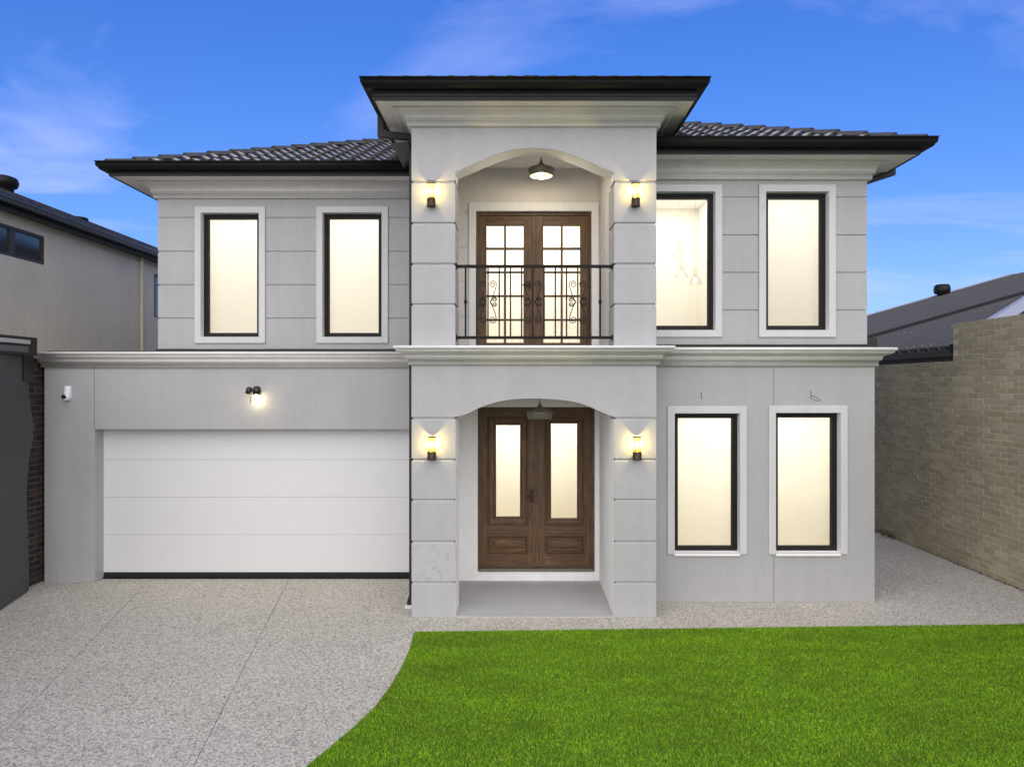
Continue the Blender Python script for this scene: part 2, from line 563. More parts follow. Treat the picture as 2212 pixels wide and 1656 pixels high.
vv[:, 1, 0] = bx + np.cos(ang) * wdt; vv[:, 1, 1] = by + np.sin(ang) * wdt; vv[:, 1, 2] = 0.003
vv[:, 2, 0] = bx + lean[:, 0]; vv[:, 2, 1] = by + lean[:, 1]; vv[:, 2, 2] = 0.004 + hh
me = bpy.data.meshes.new('grass')
me.vertices.add(NB * 3); me.vertices.foreach_set('co', vv.ravel())
me.loops.add(NB * 3); me.loops.foreach_set('vertex_index', np.arange(NB * 3, dtype=np.int32))
me.polygons.add(NB)
me.polygons.foreach_set('loop_start', np.arange(0, NB * 3, 3, dtype=np.int32))
me.update(calc_edges=True)
a = me.attributes.new('tone', 'FLOAT', 'FACE')
a.data.foreach_set('value', rng.beta(1.2, 1.3, NB).astype(np.float32))
me.materials.append(BLADE)
go = bpy.data.objects.new('grass', me)
COL.objects.link(go)
tag(go, 'bright green short lawn turf in front of the house', 'grass', kind='stuff')

# ------------------------------------------------------------------ the house
house = thing('house', 'two storey grey rendered house with arched porch, balcony and dark tiled roof', 'house', (0, 9, 0))
D0, DR, DRU, DG, DLU, DB = 8.41, 9.0, 9.14, 9.90, 10.25, 9.96
PL, PR = -1.299, 1.740                     # outer faces of the porch pillars
IL, IR = -0.755, 1.215                     # inner faces


def wall_holes(name, x0, x1, z0, z1, y, th, holes, mat, parent):
    xs = sorted({x0, x1, *[h[0] for h in holes], *[h[1] for h in holes]})
    zs = sorted({z0, z1, *[h[2] for h in holes], *[h[3] for h in holes]})
    xs = [x for x in xs if x0 <= x <= x1]; zs = [z for z in zs if z0 <= z <= z1]
    def solid(i, j):
        if i < 0 or j < 0 or i >= len(xs) - 1 or j >= len(zs) - 1: return False
        cx_, cz_ = (xs[i] + xs[i + 1]) / 2, (zs[j] + zs[j + 1]) / 2
        return not any(h[0] < cx_ < h[1] and h[2] < cz_ < h[3] for h in holes)
    mb = MB()
    for i in range(len(xs) - 1):
        for j in range(len(zs) - 1):
            if not solid(i, j): continue
            a, b_, c_, d_ = xs[i], xs[i + 1], zs[j], zs[j + 1]
            mb.quad((a, y, c_), (b_, y, c_), (b_, y, d_), (a, y, d_))
            mb.quad((a, y + th, c_), (a, y + th, d_), (b_, y + th, d_), (b_, y + th, c_))
            if not solid(i - 1, j): mb.quad((a, y, c_), (a, y, d_), (a, y + th, d_), (a, y + th, c_))
            if not solid(i + 1, j): mb.quad((b_, y, c_), (b_, y + th, c_), (b_, y + th, d_), (b_, y, d_))
            if not solid(i, j - 1): mb.quad((a, y, c_), (a, y + th, c_), (b_, y + th, c_), (b_, y, c_))
            if not solid(i, j + 1): mb.quad((a, y, d_), (b_, y, d_), (b_, y + th, d_), (a, y + th, d_))
    return mb.obj(name, mat, parent, bevel=0.004)


def sweep(name, prof, x0, x1, yf, yb, mat, parent, left=True, right=True, smooth=False, ybr=None):
    """A moulding run along the front and back along the sides, mitred at the corners. prof: closed list of (projection, z)."""
    ybr = yb if ybr is None else ybr
    mb = MB()
    rows = []
    for c_, z in prof:
        r = []
        if left: r += [(x0 - c_, yb, z), (x0 - c_, yf - c_, z)]
        else: r += [(x0, yf - c_, z)]
        if right: r += [(x1 + c_, yf - c_, z), (x1 + c_, ybr, z)]
        else: r += [(x1, yf - c_, z)]
        rows.append(r)
    k = len(rows[0])
    mb.v = [q for r in rows for q in r]
    N = len(rows)
    for j in range(N):
        for i in range(k - 1):
            a = j * k + i; b_ = ((j + 1) % N) * k + i
            mb.f.append((a, a + 1, b_ + 1, b_))
    mb.f.append(tuple(j * k for j in range(N)))
    mb.f.append(tuple(j * k + k - 1 for j in range(N)))
    return mb.obj(name, mat, parent, smooth=smooth)


# windows: opening x0..x1, z0..z1 in a wall face at y
def window(x0, x1, z0, z1, y, sill_open=False, room=0.10):
    fy = y + 0.08
    mb = MB()
    mb.ring(x0 - 0.004, x1 + 0.004, z0 - 0.004, z1 + 0.004, [(0, fy + 0.07), (0, fy), (0.046, fy), (0.052, fy + 0.012), (0.074, fy + 0.012), (0.074, fy + 0.07)])
    win = mb.obj('window', DARKFRAME, house, bevel=0.002)
    MB().box(x0 + 0.06, x1 - 0.06, fy + 0.034, fy + 0.040, z0 + 0.06, z1 - 0.06).obj('pane', GLASS, win)
    if room < 0.2:
        q_ = MB(); q_.quad((x0 - 0.03, fy + 0.16, z0 - 0.03), (x1 + 0.03, fy + 0.16, z0 - 0.03), (x1 + 0.03, fy + 0.16, z1 + 0.03), (x0 - 0.03, fy + 0.16, z1 + 0.03)); q_.obj('blind', SHEER, win)
    tw, tp = 0.093, 0.022
    t = MB()
    if not sill_open:
        t.ring(x0 - tw, x1 + tw, z0 - tw, z1 + tw, [(0, y + 0.01), (0, y - tp), (tw, y - tp), (tw, y + 0.01)])
    else:
        zt = z1 + tw
        t.box(x0 - tw, x0, y - tp, y + 0.01, z0 - 0.012, zt)
        t.box(x1, x1 + tw, y - tp, y + 0.01, z0 - 0.012, zt)
        t.box(x0, x1, y - tp, y + 0.01, z1, zt)
    t.obj('trim', TRIM, win, bevel=0.003)
    rv = MB()
    rv.ring(x0 - 0.012, x1 + 0.012, z0 - 0.012, z1 + 0.012, [(0.0, y + 0.0115), (0.014, y - tp + 0.004), (0.014, fy - 0.001), (0.0, fy - 0.001)])
    if sill_open:
        rv.v += [(x0, y - 0.03, z0 - 0.014), (x1, y - 0.03, z0 - 0.014), (x1, fy, z0 + 0.012), (x0, fy, z0 + 0.012), (x0, y - 0.03, z0 - 0.032), (x1, y - 0.03, z0 - 0.032), (x1, fy, z0 - 0.03), (x0, fy, z0 - 0.03)]
        q = len(rv.v) - 8
        rv.f += [(q, q + 1, q + 2, q + 3), (q, q + 4, q + 5, q + 1), (q, q + 3, q + 7, q + 4), (q + 1, q + 5, q + 6, q + 2)]
    rv.obj('reveal', WHITE, win)
    return win


wins_rl = [(2.10, 2.965, 0.655, 2.508), (3.442, 4.300, 0.655, 2.515)]
wins_ru = [(1.825, 2.682, 3.622, 5.486), (3.363, 4.211, 3.622, 5.486)]
wins_lu = [(-4.763, -3.885, 3.61, 5.483), (-2.925, -2.030, 3.61, 5.487)]
RLX, RUX, LUX, GLX = 4.762, 4.735, -5.420, -6.893

wall_holes('wall', 1.60, RLX, 0, 3.30, DR, 0.2, wins_rl, WALL, house)
wall_holes('wall', 1.60, RUX - 0.012, 3.36, 5.86, DRU + 0.014, 0.2, wins_ru, WALL, house)
wall_holes('wall', LUX + 0.012, -1.20, 3.36, 5.92, DLU + 0.014, 0.2, wins_lu, WALL, house)
GX0, GX1, GZ = -6.160, -1.31, 2.237
wall_holes('wall', GLX, -1.20, 0, 3.30, DG, 0.30, [(GX0, GX1, -0.1, GZ)], WALL, house)
for w_ in wins_rl: window(*w_, DR, sill_open=True)
window(*wins_ru[0], DRU, room=0.9)
window(*wins_ru[1], DRU)
for w_ in wins_lu: window(*w_, DLU)
# side and back walls
mb = MB(); mb.box(RLX - 0.2, RLX - 0.001, DR + 0.2, 18, 0, 3.30); mb.obj('side_wall', WALL, house)
mb = MB(); mb.box(RUX - 0.212, RUX - 0.013, DRU + 0.214, 18, 3.30, 5.86); mb.obj('side_wall', WALL, house)
mb = MB(); mb.box(LUX + 0.013, LUX + 0.212, DLU + 0.214, 18, 3.30, 5.92); mb.obj('side_wall', WALL, house)
mb = MB(); mb.box(GLX + 0.001, GLX + 0.2, DG + 0.3, 18, 0, 3.30); mb.obj('side_wall', WALL, house)
mb = MB(); mb.box(GLX + 0.2, RLX - 0.2, 17.8, 17.99, 0, 5.85); mb.obj('back_wall', WALL, house)
mb = MB(); mb.box(GLX + 0.02, -1.30, DG + 0.02, DLU + 0.4, 3.30, 3.385); mb.box(GLX + 0.02, LUX + 0.3, DLU + 0.4, 18, 3.30, 3.385)
mb.box(1.70, RLX - 0.02, DR + 0.02, DRU + 0.3, 3.30, 3.39); mb.obj('flat_roof', FLASH, house)
# lead strip at the foot of the upper walls
MB().box(1.742, RUX + 0.02, DRU - 0.05, DRU + 0.02, 3.391, 3.428).obj('flashing', PIPE, house)
MB().box(LUX - 0.01, -1.305, DLU - 0.04, DLU + 0.02, 3.387, 3.425).obj('flashing', PIPE, house)

# horizontal render bands of the upper wings, cut round the window trims
ROWS = [3.43, 3.90, 4.405, 4.91, 5.42, 5.80]


def bands(x0, x1, wins, y, ztop):
    tw = 0.095
    cuts = [x0] + [c for w_ in wins for c in (w_[0] - tw, w_[1] + tw)] + [x1]
    for r in range(5):
        za, zb = ROWS[r], (ROWS[r + 1] if r < 4 else ztop)
        zt = zb - (0.024 if r < 4 else 0)
        for s in range(0, len(cuts), 2):
            if cuts[s + 1] - cuts[s] < 0.03: continue
            MB().box(cuts[s], cuts[s + 1], y, y + 0.03, za, zt).obj('render_band', WALL, house, bevel=0.005)
        for w_ in wins:
            if r == 0: MB().box(w_[0] - tw - 0.001, w_[1] + tw + 0.001, y + 0.0005, y + 0.03, za, w_[2] - tw).obj('render_band', WALL, house)
            if r == 4: MB().box(w_[0] - tw - 0.001, w_[1] + tw + 0.001, y + 0.0005, y + 0.03, w_[3] + tw, zt).obj('render_band', WALL, house)


bands(1.745, RUX, wins_ru, DRU, 5.66)
bands(LUX, -1.31, wins_lu, DLU, 5.72)
# expansion joints in the flat render
MB().box(3.420, 3.424, DR - 0.0015, DR + 0.01, 2.62, 3.14).obj('control_joint', INK, house)
MB().box(3.420, 3.424, DR - 0.0015, DR + 0.01, 0.0, 0.63).obj('control_joint', INK, house)
MB().box(GX0 - 0.003, GX0 + 0.001, DG - 0.0015, DG + 0.01, GZ + 0.005, 3.15).obj('control_joint', INK, house)

# porch block: pillars, arches, balcony
ups = [0.0, 0.448, 0.954, 1.471, 1.971, 2.485]
upu = [3.345, 3.896, 4.396, 4.902, 5.419]
for (xa, xb, flip) in ((PL, IL, 0), (IR, PR, 1)):
    MB().box(xa + 0.018, xb - 0.018, D0 + 0.018, D0 + 0.48, 0.0, 6.06).obj('pillar', BLOCK, house)
    for zs in (ups, upu):
        for k in range(len(zs) - 1):
            h = MB()
            z0, z1 = zs[k], zs[k + 1] - 0.034
            ch = 0.020
            # block with a chamfered top edge
            for (za, zb, i0, i1) in ((z0, z1, 0, 0), (z1, z1 + 0.016, 0, ch)):
                h.v += [(xa + i0, D0 + i0, za), (xb - i0, D0 + i0, za), (xb - i0, D0 + 0.49 - i0, za), (xa + i0, D0 + 0.49 - i0, za),
                        (xa + i1, D0 + i1, zb), (xb - i1, D0 + i1, zb), (xb - i1, D0 + 0.49 - i1, zb), (xa + i1, D0 + 0.49 - i1, zb)]
                q = len(h.v) - 8
                h.f += [(q, q + 1, q + 5, q + 4), (q + 1, q + 2, q + 6, q + 5), (q + 2, q + 3, q + 7, q + 6), (q + 3, q, q + 4, q + 7)]
            h.f += [(0, 3, 2, 1), (12, 13, 14, 15)]
            h.obj('pillar_block', BLOCK, house, bevel=0.003)


def catmull(pts, sub=6):
    out = []
    for i in range(len(pts) - 1):
        p0, p1, p2, p3 = pts[max(i - 1, 0)], pts[i], pts[i + 1], pts[min(i + 2, len(pts) - 1)]
        for k in range(sub):
            t = k / sub
            out.append(tuple(0.5 * (2 * b_ + (c_ - a_) * t + (2 * a_ - 5 * b_ + 4 * c_ - d_) * t * t + (3 * b_ - a_ - 3 * c_ + d_) * t ** 3) for a_, b_, c_, d_ in zip(p0, p1, p2, p3)))
    out.append(tuple(pts[-1]))
    return out


def arch_panel(arch, zb, zt, thick):
    arch = catmull(arch)
    mb = MB()
    y0, y1 = D0, D0 + thick
    xa, xb = arch[0][0], arch[-1][0]
    mb.box(PL, xa, y0, y1, zb, zt); mb.box(xb, PR, y0, y1, zb, zt)
    sof = MB()
    for (x0, z0), (x1, z1) in zip(arch[:-1], arch[1:]):
        mb.quad((x0, y0, z0), (x1, y0, z1), (x1, y0, zt), (x0, y0, zt))
        mb.quad((x0, y1, z0), (x0, y1, zt), (x1, y1, zt), (x1, y1, z1))
        mb.quad((x0, y0, zt), (x1, y0, zt), (x1, y1, zt), (x0, y1, zt))
        sof.quad((x0, y0 + 0.003, z0 - 0.002), (x0, y1 + 0.002, z0 - 0.002), (x1, y1 + 0.002, z1 - 0.002), (x1, y0 + 0.003, z1 - 0.002))
    for x in (xa, xb):
        z = arch[0][1] if x == xa else arch[-1][1]
        x += 0.002 if x == xa else -0.002
        sof.quad((x, y0 + 0.003, zb), (x, y1 + 0.002, zb), (x, y1 + 0.002, z), (x, y0 + 0.003, z))
    o_ = mb.obj('arch_wall', BLOCK, house)
    sof.obj('arch_soffit', WHITE, house, smooth=True)
    return o_


def P0(zx, zy, s, ox, oy): return (U(ox + zx * s, D0), V(oy + zy * s, D0))
up_arch = [P0(a_, b_, .3206, 840.6, 309.7) for a_, b_ in ((443, 195), (550, 150), (650, 106), (750, 67), (850, 41), (970, 32), (1100, 42), (1200, 68), (1300, 106), (1400, 150), (1503, 197))]
lo_arch = [P0(a_, b_, .39, 840.5, 734.4) for a_, b_ in ((370, 437), (430, 409), (500, 375), (580, 347), (680, 329), (800, 323), (930, 329), (1040, 345), (1120, 372), (1190, 404), (1250, 437))]
for arr in (up_arch, lo_arch):
    zs_ = 2.487 if arr is lo_arch else arr[0][1]
    arr[0] = (IL, zs_); arr[-1] = (IR, zs_)
arch_panel(up_arch, 5.419, 6.10, 0.30)
zl = min(lo_arch[0][1], lo_arch[-1][1]) - 0.001
arch_panel(lo_arch, 2.485, 3.16, 0.30)
# porch and balcony side walls, floors, ceilings
MB().box(PL + 0.01, -0.95, D0 + 0.481, 10.6, 0, 6.06).obj('porch_wall', WALL, house)
MB().box(1.24, PR - 0.01, D0 + 0.481, 10.6, 3.2, 6.06).obj('porch_wall', PALE, house)
MB().box(IR + 0.006, 1.2395, D0 + 0.481, 9.955, 0, 2.9).obj('porch_lining', WHITE, house)
MB().box(IL - 0.196, IL - 0.19, D0 + 0.481, 9.955, 0, 2.9).obj('porch_lining', WHITE, house)
MB().box(1.24, PR - 0.011, D0 + 0.481, 10.6, 0, 3.2).obj('porch_wall', WALL, house)
MB().box(IL + 0.0005, IL + 0.004, D0 + 0.012, D0 + 0.478, 0, 2.46).obj('porch_lining', WHITE, house)
MB().box(IR - 0.004, IR - 0.0005, D0 + 0.012, D0 + 0.478, 0, 2.46).obj('porch_lining', WHITE, house)
MB().box(IL - 0.19, 1.24, D0 + 0.31, 9.9595, 2.905, 2.95).obj('porch_ceiling', WHITE, house)
MB().box(PL + 0.03, PR - 0.03, D0 + 0.02, 9.955, 3.165, 3.355).obj('balcony_floor', TRIM, house)
MB().box(-0.949, 1.239, D0 + 0.301, DB + 0.011, 6.07, 6.11).obj('balcony_ceiling', WHITE, house)
MB().box(IL + 0.004, IR - 0.004, D0 + 0.004, DB - 0.001, -0.05, 0.012).obj('porch_floor', STONE, house, bevel=0.003)
MB().box(-0.945, IL + 0.004, D0 + 0.481, DB - 0.001, -0.05, 0.0115).obj('porch_floor', STONE, house)
# porch floor tile joints
for xx in (0.02, 0.80):
    MB().box(xx, xx + 0.003, D0 + 0.05, DB - 0.02, 0.0125, 0.0132).obj('floor_joint', TRIM, house)
DX0, DX1, DZ0, DZ1 = U(1031.7, DB), U(1285, DB), 0.150, 2.560
EX0, EX1, EZ0, EZ1 = U(1027.8, DB), U(1278.2, DB), 3.36, 5.434
wall_holes('porch_back_wall', -0.949, 1.239, 0, 2.904, DB, 0.2, [(DX0, DX1, DZ0 - 0.004, DZ1)], WHITE, house)
wall_holes('balcony_back_wall', -0.949, 1.239, 3.356, 6.069, DB + 0.012, 0.2, [(EX0, EX1, 3.3, EZ1)], PALE, house)
etw = 0.100
for r in range(5):
    za, zb = ([3.36] + ROWS[1:5] + [6.0692])[r:r + 2]
    zt = zb - (0.022 if r < 4 else 0)
    if r < 4:
        MB().box(-0.948, EX0 - etw, DB, DB + 0.03, za, zt).obj('render_band', PALE, house, bevel=0.004)
        MB().box(EX1 + etw, 1.238, DB, DB + 0.03, za, zt).obj('render_band', PALE, house, bevel=0.004)
    else:
        MB().box(-0.948, 1.238, DB, DB + 0.03, EZ1 + 0.125, zt).obj('render_band', PALE, house)
        MB().box(-0.948, EX0 - etw, DB, DB + 0.03, za, EZ1 + 0.125).obj('render_band', PALE, house)
        MB().box(EX1 + etw, 1.238, DB, DB + 0.03, za, EZ1 + 0.125).obj('render_band', PALE, house)
t = MB()
t.box(EX0 - etw, EX0, DB - 0.024, DB + 0.03, 3.357, EZ1 + 0.122); t.box(EX1, EX1 + etw, DB - 0.024, DB + 0.03, 3.357, EZ1 + 0.122); t.box(EX0, EX1, DB - 0.024, DB + 0.03, EZ1, EZ1 + 0.122)
t.obj('door_trim', WHITE, house, bevel=0.004)

# ---- the timber entrance doors
fy = DB + 0.06
mb = MB()
fw = 0.045
mb.box(DX0 - 0.006, DX0 + fw, fy, fy + 0.1, DZ0, DZ1 + 0.006); mb.box(DX1 - fw, DX1 + 0.006, fy, fy + 0.1, DZ0, DZ1 + 0.006); mb.box(DX0 + fw, DX1 - fw, fy, fy + 0.1, DZ1 - fw, DZ1 + 0.006)
front_door = mb.obj('front_door', WOODV, house, bevel=0.003)
DM = U(1161.5, DB)
ly_ = fy + 0.025
def Z5(zy): return V(734.4 + zy * .39, DB)
def X5(zx): return U(840.5 + zx * .39, DB)
leaf_z0 = DZ0 + 0.045
for s, (xa, xb, ma, mb_, ga, gb) in enumerate(((DX0 + fw - 0.003, DM - 0.0005, X5(545), X5(772), X5(592), X5(725)), (DM + 0.0005, DX1 - fw + 0.003, X5(862), X5(1082), X5(900), X5(1034)))):
    lz0, lz1, pz0, pz1 = Z5(1030), Z5(427), Z5(1188), Z5(1082)
    gz0, gz1 = Z5(982), Z5(472)
    q = MB()
    q.box(xa, ma + 0.01, ly_, ly_ + 0.045, leaf_z0, DZ1 - fw + 0.004)
    q.box(mb_ - 0.01, xb, ly_, ly_ + 0.045, leaf_z0, DZ1 - fw + 0.004)
    leaf = q.obj('door_leaf', WOODV, front_door, bevel=0.002)
    for za, zb in ((leaf_z0, pz0 + 0.01), (pz1 - 0.01, lz0 + 0.01), (lz1 - 0.01, DZ1 - fw + 0.004)):
        MB().box(ma + 0.0101, mb_ - 0.0101, ly_ + 0.0004, ly_ + 0.0446, za, zb).obj('door_rail', WOODH, front_door, bevel=0.002)
    q = MB()
    gi = (ga - ma)
    q.ring(ma, mb_, lz0, lz1, [(0, ly_ + 0.01), (0.002, ly_ - 0.018), (0.018, ly_ - 0.028), (0.030, ly_ - 0.020), (0.040, ly_ - 0.004), (gi - 0.035, ly_ + 0.004), (gi - 0.022, ly_ - 0.010), (gi - 0.010, ly_ - 0.006), (gi - 0.002, ly_ + 0.014), (gi, ly_ + 0.03)])
    q.obj('moulding', WOODV, front_door)
    MB().box(ma + gi - 0.01, mb_ - gi + 0.01, ly_ + 0.022, ly_ + 0.028, lz0 + gi - 0.01, lz1 - gi + 0.01).obj('pane', GLASS, front_door)
    q = MB()
    q.ring(ma, mb_, pz0, pz1, [(0, ly_ + 0.01), (0.002, ly_ - 0.016), (0.018, ly_ - 0.026), (0.034, ly_ - 0.012), (0.045, ly_ + 0.006), (0.075, ly_ + 0.008), (0.085, ly_ - 0.004), (0.105, ly_ - 0.010)])
    q.quad((ma + 0.105, ly_ - 0.010, pz0 + 0.105), (mb_ - 0.105, ly_ - 0.010, pz0 + 0.105), (mb_ - 0.105, ly_ - 0.010, pz1 - 0.105), (ma + 0.105, ly_ - 0.010, pz1 - 0.105))
    q.obj('panel', WOODH, front_door)
MB().box(DM - 0.022, DM + 0.014, ly_ - 0.014, ly_ + 0.01, leaf_z0, DZ1 - fw - 0.004).obj('meeting_strip', WOODV, front_door, bevel=0.004)
hx, hz = X5(792), Z5(866)
q = MB(); q.box(hx - 0.030, hx + 0.030, ly_ - 0.026, ly_ - 0.014, Z5(905), Z5(830))
q.tube([(hx, ly_ - 0.02, hz), (hx, ly_ - 0.07, hz)], 0.011)
q.tube([(hx + 0.012, ly_ - 0.07, hz), (hx - 0.05, ly_ - 0.072, hz + 0.006), (hx - 0.105, ly_ - 0.066, hz - 0.002)], 0.010)
q.tube([(hx, ly_ - 0.03, hz - 0.075), (hx, ly_ - 0.034, hz - 0.075)], 0.014)
q.obj('handle', BRONZE, front_door, bevel=0.002)
MB().box(DX0 + 0.02, DX1 - 0.02, DB - 0.015, fy + 0.06, DZ0 - 0.003, DZ0 + 0.038).obj('threshold', TAUPE, front_door, bevel=0.004)

# ---- the balcony french doors
fy = DB + 0.05
mb = MB()
mb.box(EX0 - 0.006, EX0 + 0.04, fy, fy + 0.1, 3.357, EZ1 + 0.006); mb.box(EX1 - 0.04, EX1 + 0.006, fy, fy + 0.1, 3.357, EZ1 + 0.006); mb.box(EX0 + 0.04, EX1 - 0.04, fy, fy + 0.1, EZ1 - 0.045, EZ1 + 0.006)
bal_door = mb.obj('balcony_door', WOODV, house, bevel=0.003)
def X3(zx): return U(840.6 + zx * .3206, DB)
def Z3(zy): return V(309.7 + zy * .3206, DB)
rows = [(547, 693), (710, 855), (869, 1016), (1030, 1178), (1192, 1340)]
ly_ = fy + 0.025
for (xa, xb, cols) in ((EX0 + 0.038, X3(974.5), ((655, 772), (788, 905))), (X3(975.5), EX1 - 0.038, ((1041, 1158), (1173, 1290)))):
    gx0, gx1 = X3(cols[0][0]), X3(cols[1][1])
    q = MB(); q.box(xa, gx0, ly_, ly_ + 0.042, 3.365, EZ1 - 0.041); q.box(gx1, xb, ly_, ly_ + 0.042, 3.365, EZ1 - 0.041)
    q.obj('door_leaf', WOODV, bal_door, bevel=0.003)
    MB().box(gx0, gx1, ly_ + 0.0006, ly_ + 0.0414, Z3(547), EZ1 - 0.041).obj('door_rail', WOODH, bal_door, bevel=0.003)
    MB().box(gx0, gx1, ly_ + 0.0006, ly_ + 0.0414, 3.365, Z3(1340)).obj('door_rail', WOODH, bal_door, bevel=0.003)
    q = MB(); q.box(X3(cols[0][1]), X3(cols[1][0]), ly_ + 0.006, ly_ + 0.036, Z3(1340), Z3(547))
    for r in range(4):
        for c_ in cols:
            q.box(X3(c_[0]), X3(c_[1]), ly_ + 0.008, ly_ + 0.034, Z3(rows[r + 1][0]), Z3(rows[r][1]))
    q.obj('glazing_bars', WOODV, bal_door, bevel=0.002)
    for r in rows:
        for c_ in cols:
            MB().box(X3(c_[0]) - 0.004, X3(c_[1]) + 0.004, ly_ + 0.020, ly_ + 0.024, Z3(r[1]) - 0.004, Z3(r[0]) + 0.004).obj('pane', GLASS, bal_door)
MB().box(X3(962), X3(986), ly_ - 0.012, ly_ + 0.01, 3.365, EZ1 - 0.05).obj('meeting_strip', WOODV, bal_door, bevel=0.004)
hx, hz = X3(945), Z3(952)
q = MB(); q.box(hx - 0.02, hx + 0.02, ly_ - 0.018, ly_ - 0.001, hz - 0.06, hz + 0.04)
q.tube([(hx, ly_ - 0.01, hz), (hx, ly_ - 0.055, hz)], 0.010); q.tube([(hx + 0.01, ly_ - 0.055, hz), (hx - 0.10, ly_ - 0.055, hz + 0.004)], 0.009)
q.obj('handle', BRONZE, bal_door)

# ---- garage door of wide sectional panels
gy = 10.12
gd = MB().box(GX0 - 0.05, GX1 + 0.05, gy + 0.02, gy + 0.06, 0.07, GZ + 0.3).obj('garage_door', GDOOR, house)
gz = [0.092, 0.654, 1.214, 1.772, 2.330]
for k in range(4):
    MB().box(GX0 - 0.05, GX1 + 0.05, gy, gy + 0.04, gz[k] + 0.0015, gz[k + 1] - 0.0015).obj('door_panel', GDOOR, gd, bevel=0.002)
MB().box(GX0 - 0.05, GX1 + 0.05, gy + 0.006, gy + 0.035, 0.004, 0.093).obj('door_gap_shade', GAP_SHADE, gd)  # black strip painting the interior shade in the gap under the door
MB().box(GX0, GX1, gy - 0.03, gy + 0.0, 0.0005, 0.018).obj('door_sill', GUTTER, gd, bevel=0.004)

# ---- the lit rooms behind the glass
def room(x0, x1, z0, z1, y0, y1, watts):
    MB().box(x0, x1, y1, y1 + 0.05, z0, z1).obj('room_wall', CREAM, house)
    MB().box(x0 - 0.05, x0, y0, y1 + 0.05, z0, z1).obj('room_wall', CREAM, house)
    MB().box(x1, x1 + 0.05, y0, y1 + 0.05, z0, z1).obj('room_wall', CREAM, house)
    MB().box(x0 - 0.05, x1 + 0.05, y0, y1 + 0.05, z1, z1 + 0.03).obj('room_ceiling', CEIL, house)
    MB().box(x0 - 0.05, x1 + 0.05, y0, y1 + 0.05, z0 - 0.03, z0).obj('room_floor', OAK, house)
    k = max(1, round((x1 - x0) / 1.9))
    for i in range(k):
        ld = bpy.data.lights.new('room_light', 'AREA'); ld.shape = 'RECTANGLE'
        ld.size, ld.size_y = (x1 - x0) / k * 0.8, (y1 - y0) * 0.5
        ld.energy = watts / k; ld.color = (1.0, 0.95, 0.865)
        lo = bpy.data.objects.new('room_light', ld); COL.objects.link(lo)
        lo.location = (x0 + (x1 - x0) * (i + 0.5) / k, (y0 + y1) / 2, z1 - 0.004)
        adopt(lo, house)


room(1.80, 4.50, 0.12, 2.86, DR + 0.205, DR + 2.0, 27)
room(1.80, 3.02, 3.44, 5.80, DRU + 0.22, DRU + 2.1, 13)
room(3.10, 4.48, 3.44, 5.80, DRU + 0.22, DRU + 2.1, 12)
room(-5.18, -1.30, 3.44, 5.86, DLU + 0.22, DLU + 1.9, 28)
room(-0.90, 1.19, 0.14, 2.88, DB + 0.202, DB + 2.0, 26)
room(-0.90, 1.19, 3.36, 5.90, DB + 0.215, DB + 2.0, 26)

# ---- cornices: lip, cove, fillet, band
def cornice(z, c1, c2, c3):
    """z: lip top, lip bottom, cove bottom, band top, band bottom; c1 lip, c2 fillet, c3 band projections."""
    zt, zl_, zc, zb1, zb0 = z
    pr = [(-0.01, zt), (c1, zt), (c1, zl_), (c1 - 0.02, zl_)]
    w_, h = (c1 - 0.02) - (c2 + 0.008), zl_ - zc
    for k in range(1, 10):                 # cyma: hollow above, round below
        t = k / 9
        x = (c1 - 0.02) - w_ * (t - 0.16 * math.sin(2 * math.pi * t))
        pr.append((x, zl_ - h * (t + 0.05 * math.sin(2 * math.pi * t))))
    pr += [(c2 + 0.008, zc - 0.0), (c2, zc - 0.003), (c2, zb1), (c3, zb1), (c3, zb0), (-0.01, zb0)]
    return pr


sweep('cornice', cornice((3.362, 3.325, 3.222, 3.200, 3.136), 0.192, 0.062, 0.036), PL, PR, D0, 10.1, CORN, house, ybr=9.3, smooth=True)
sweep('cornice', cornice((3.372, 3.334, 3.230, 3.208, 3.136), 0.196, 0.062, 0.036), 1.6, RLX, DR, 17.9, CORN, house, left=False, smooth=True)
sweep('cornice', cornice((3.362, 3.328, 3.222, 3.196, 3.142), 0.120, 0.050, 0.032), GLX, -1.2, DG, 17.9, CORN, house, right=False, smooth=True)

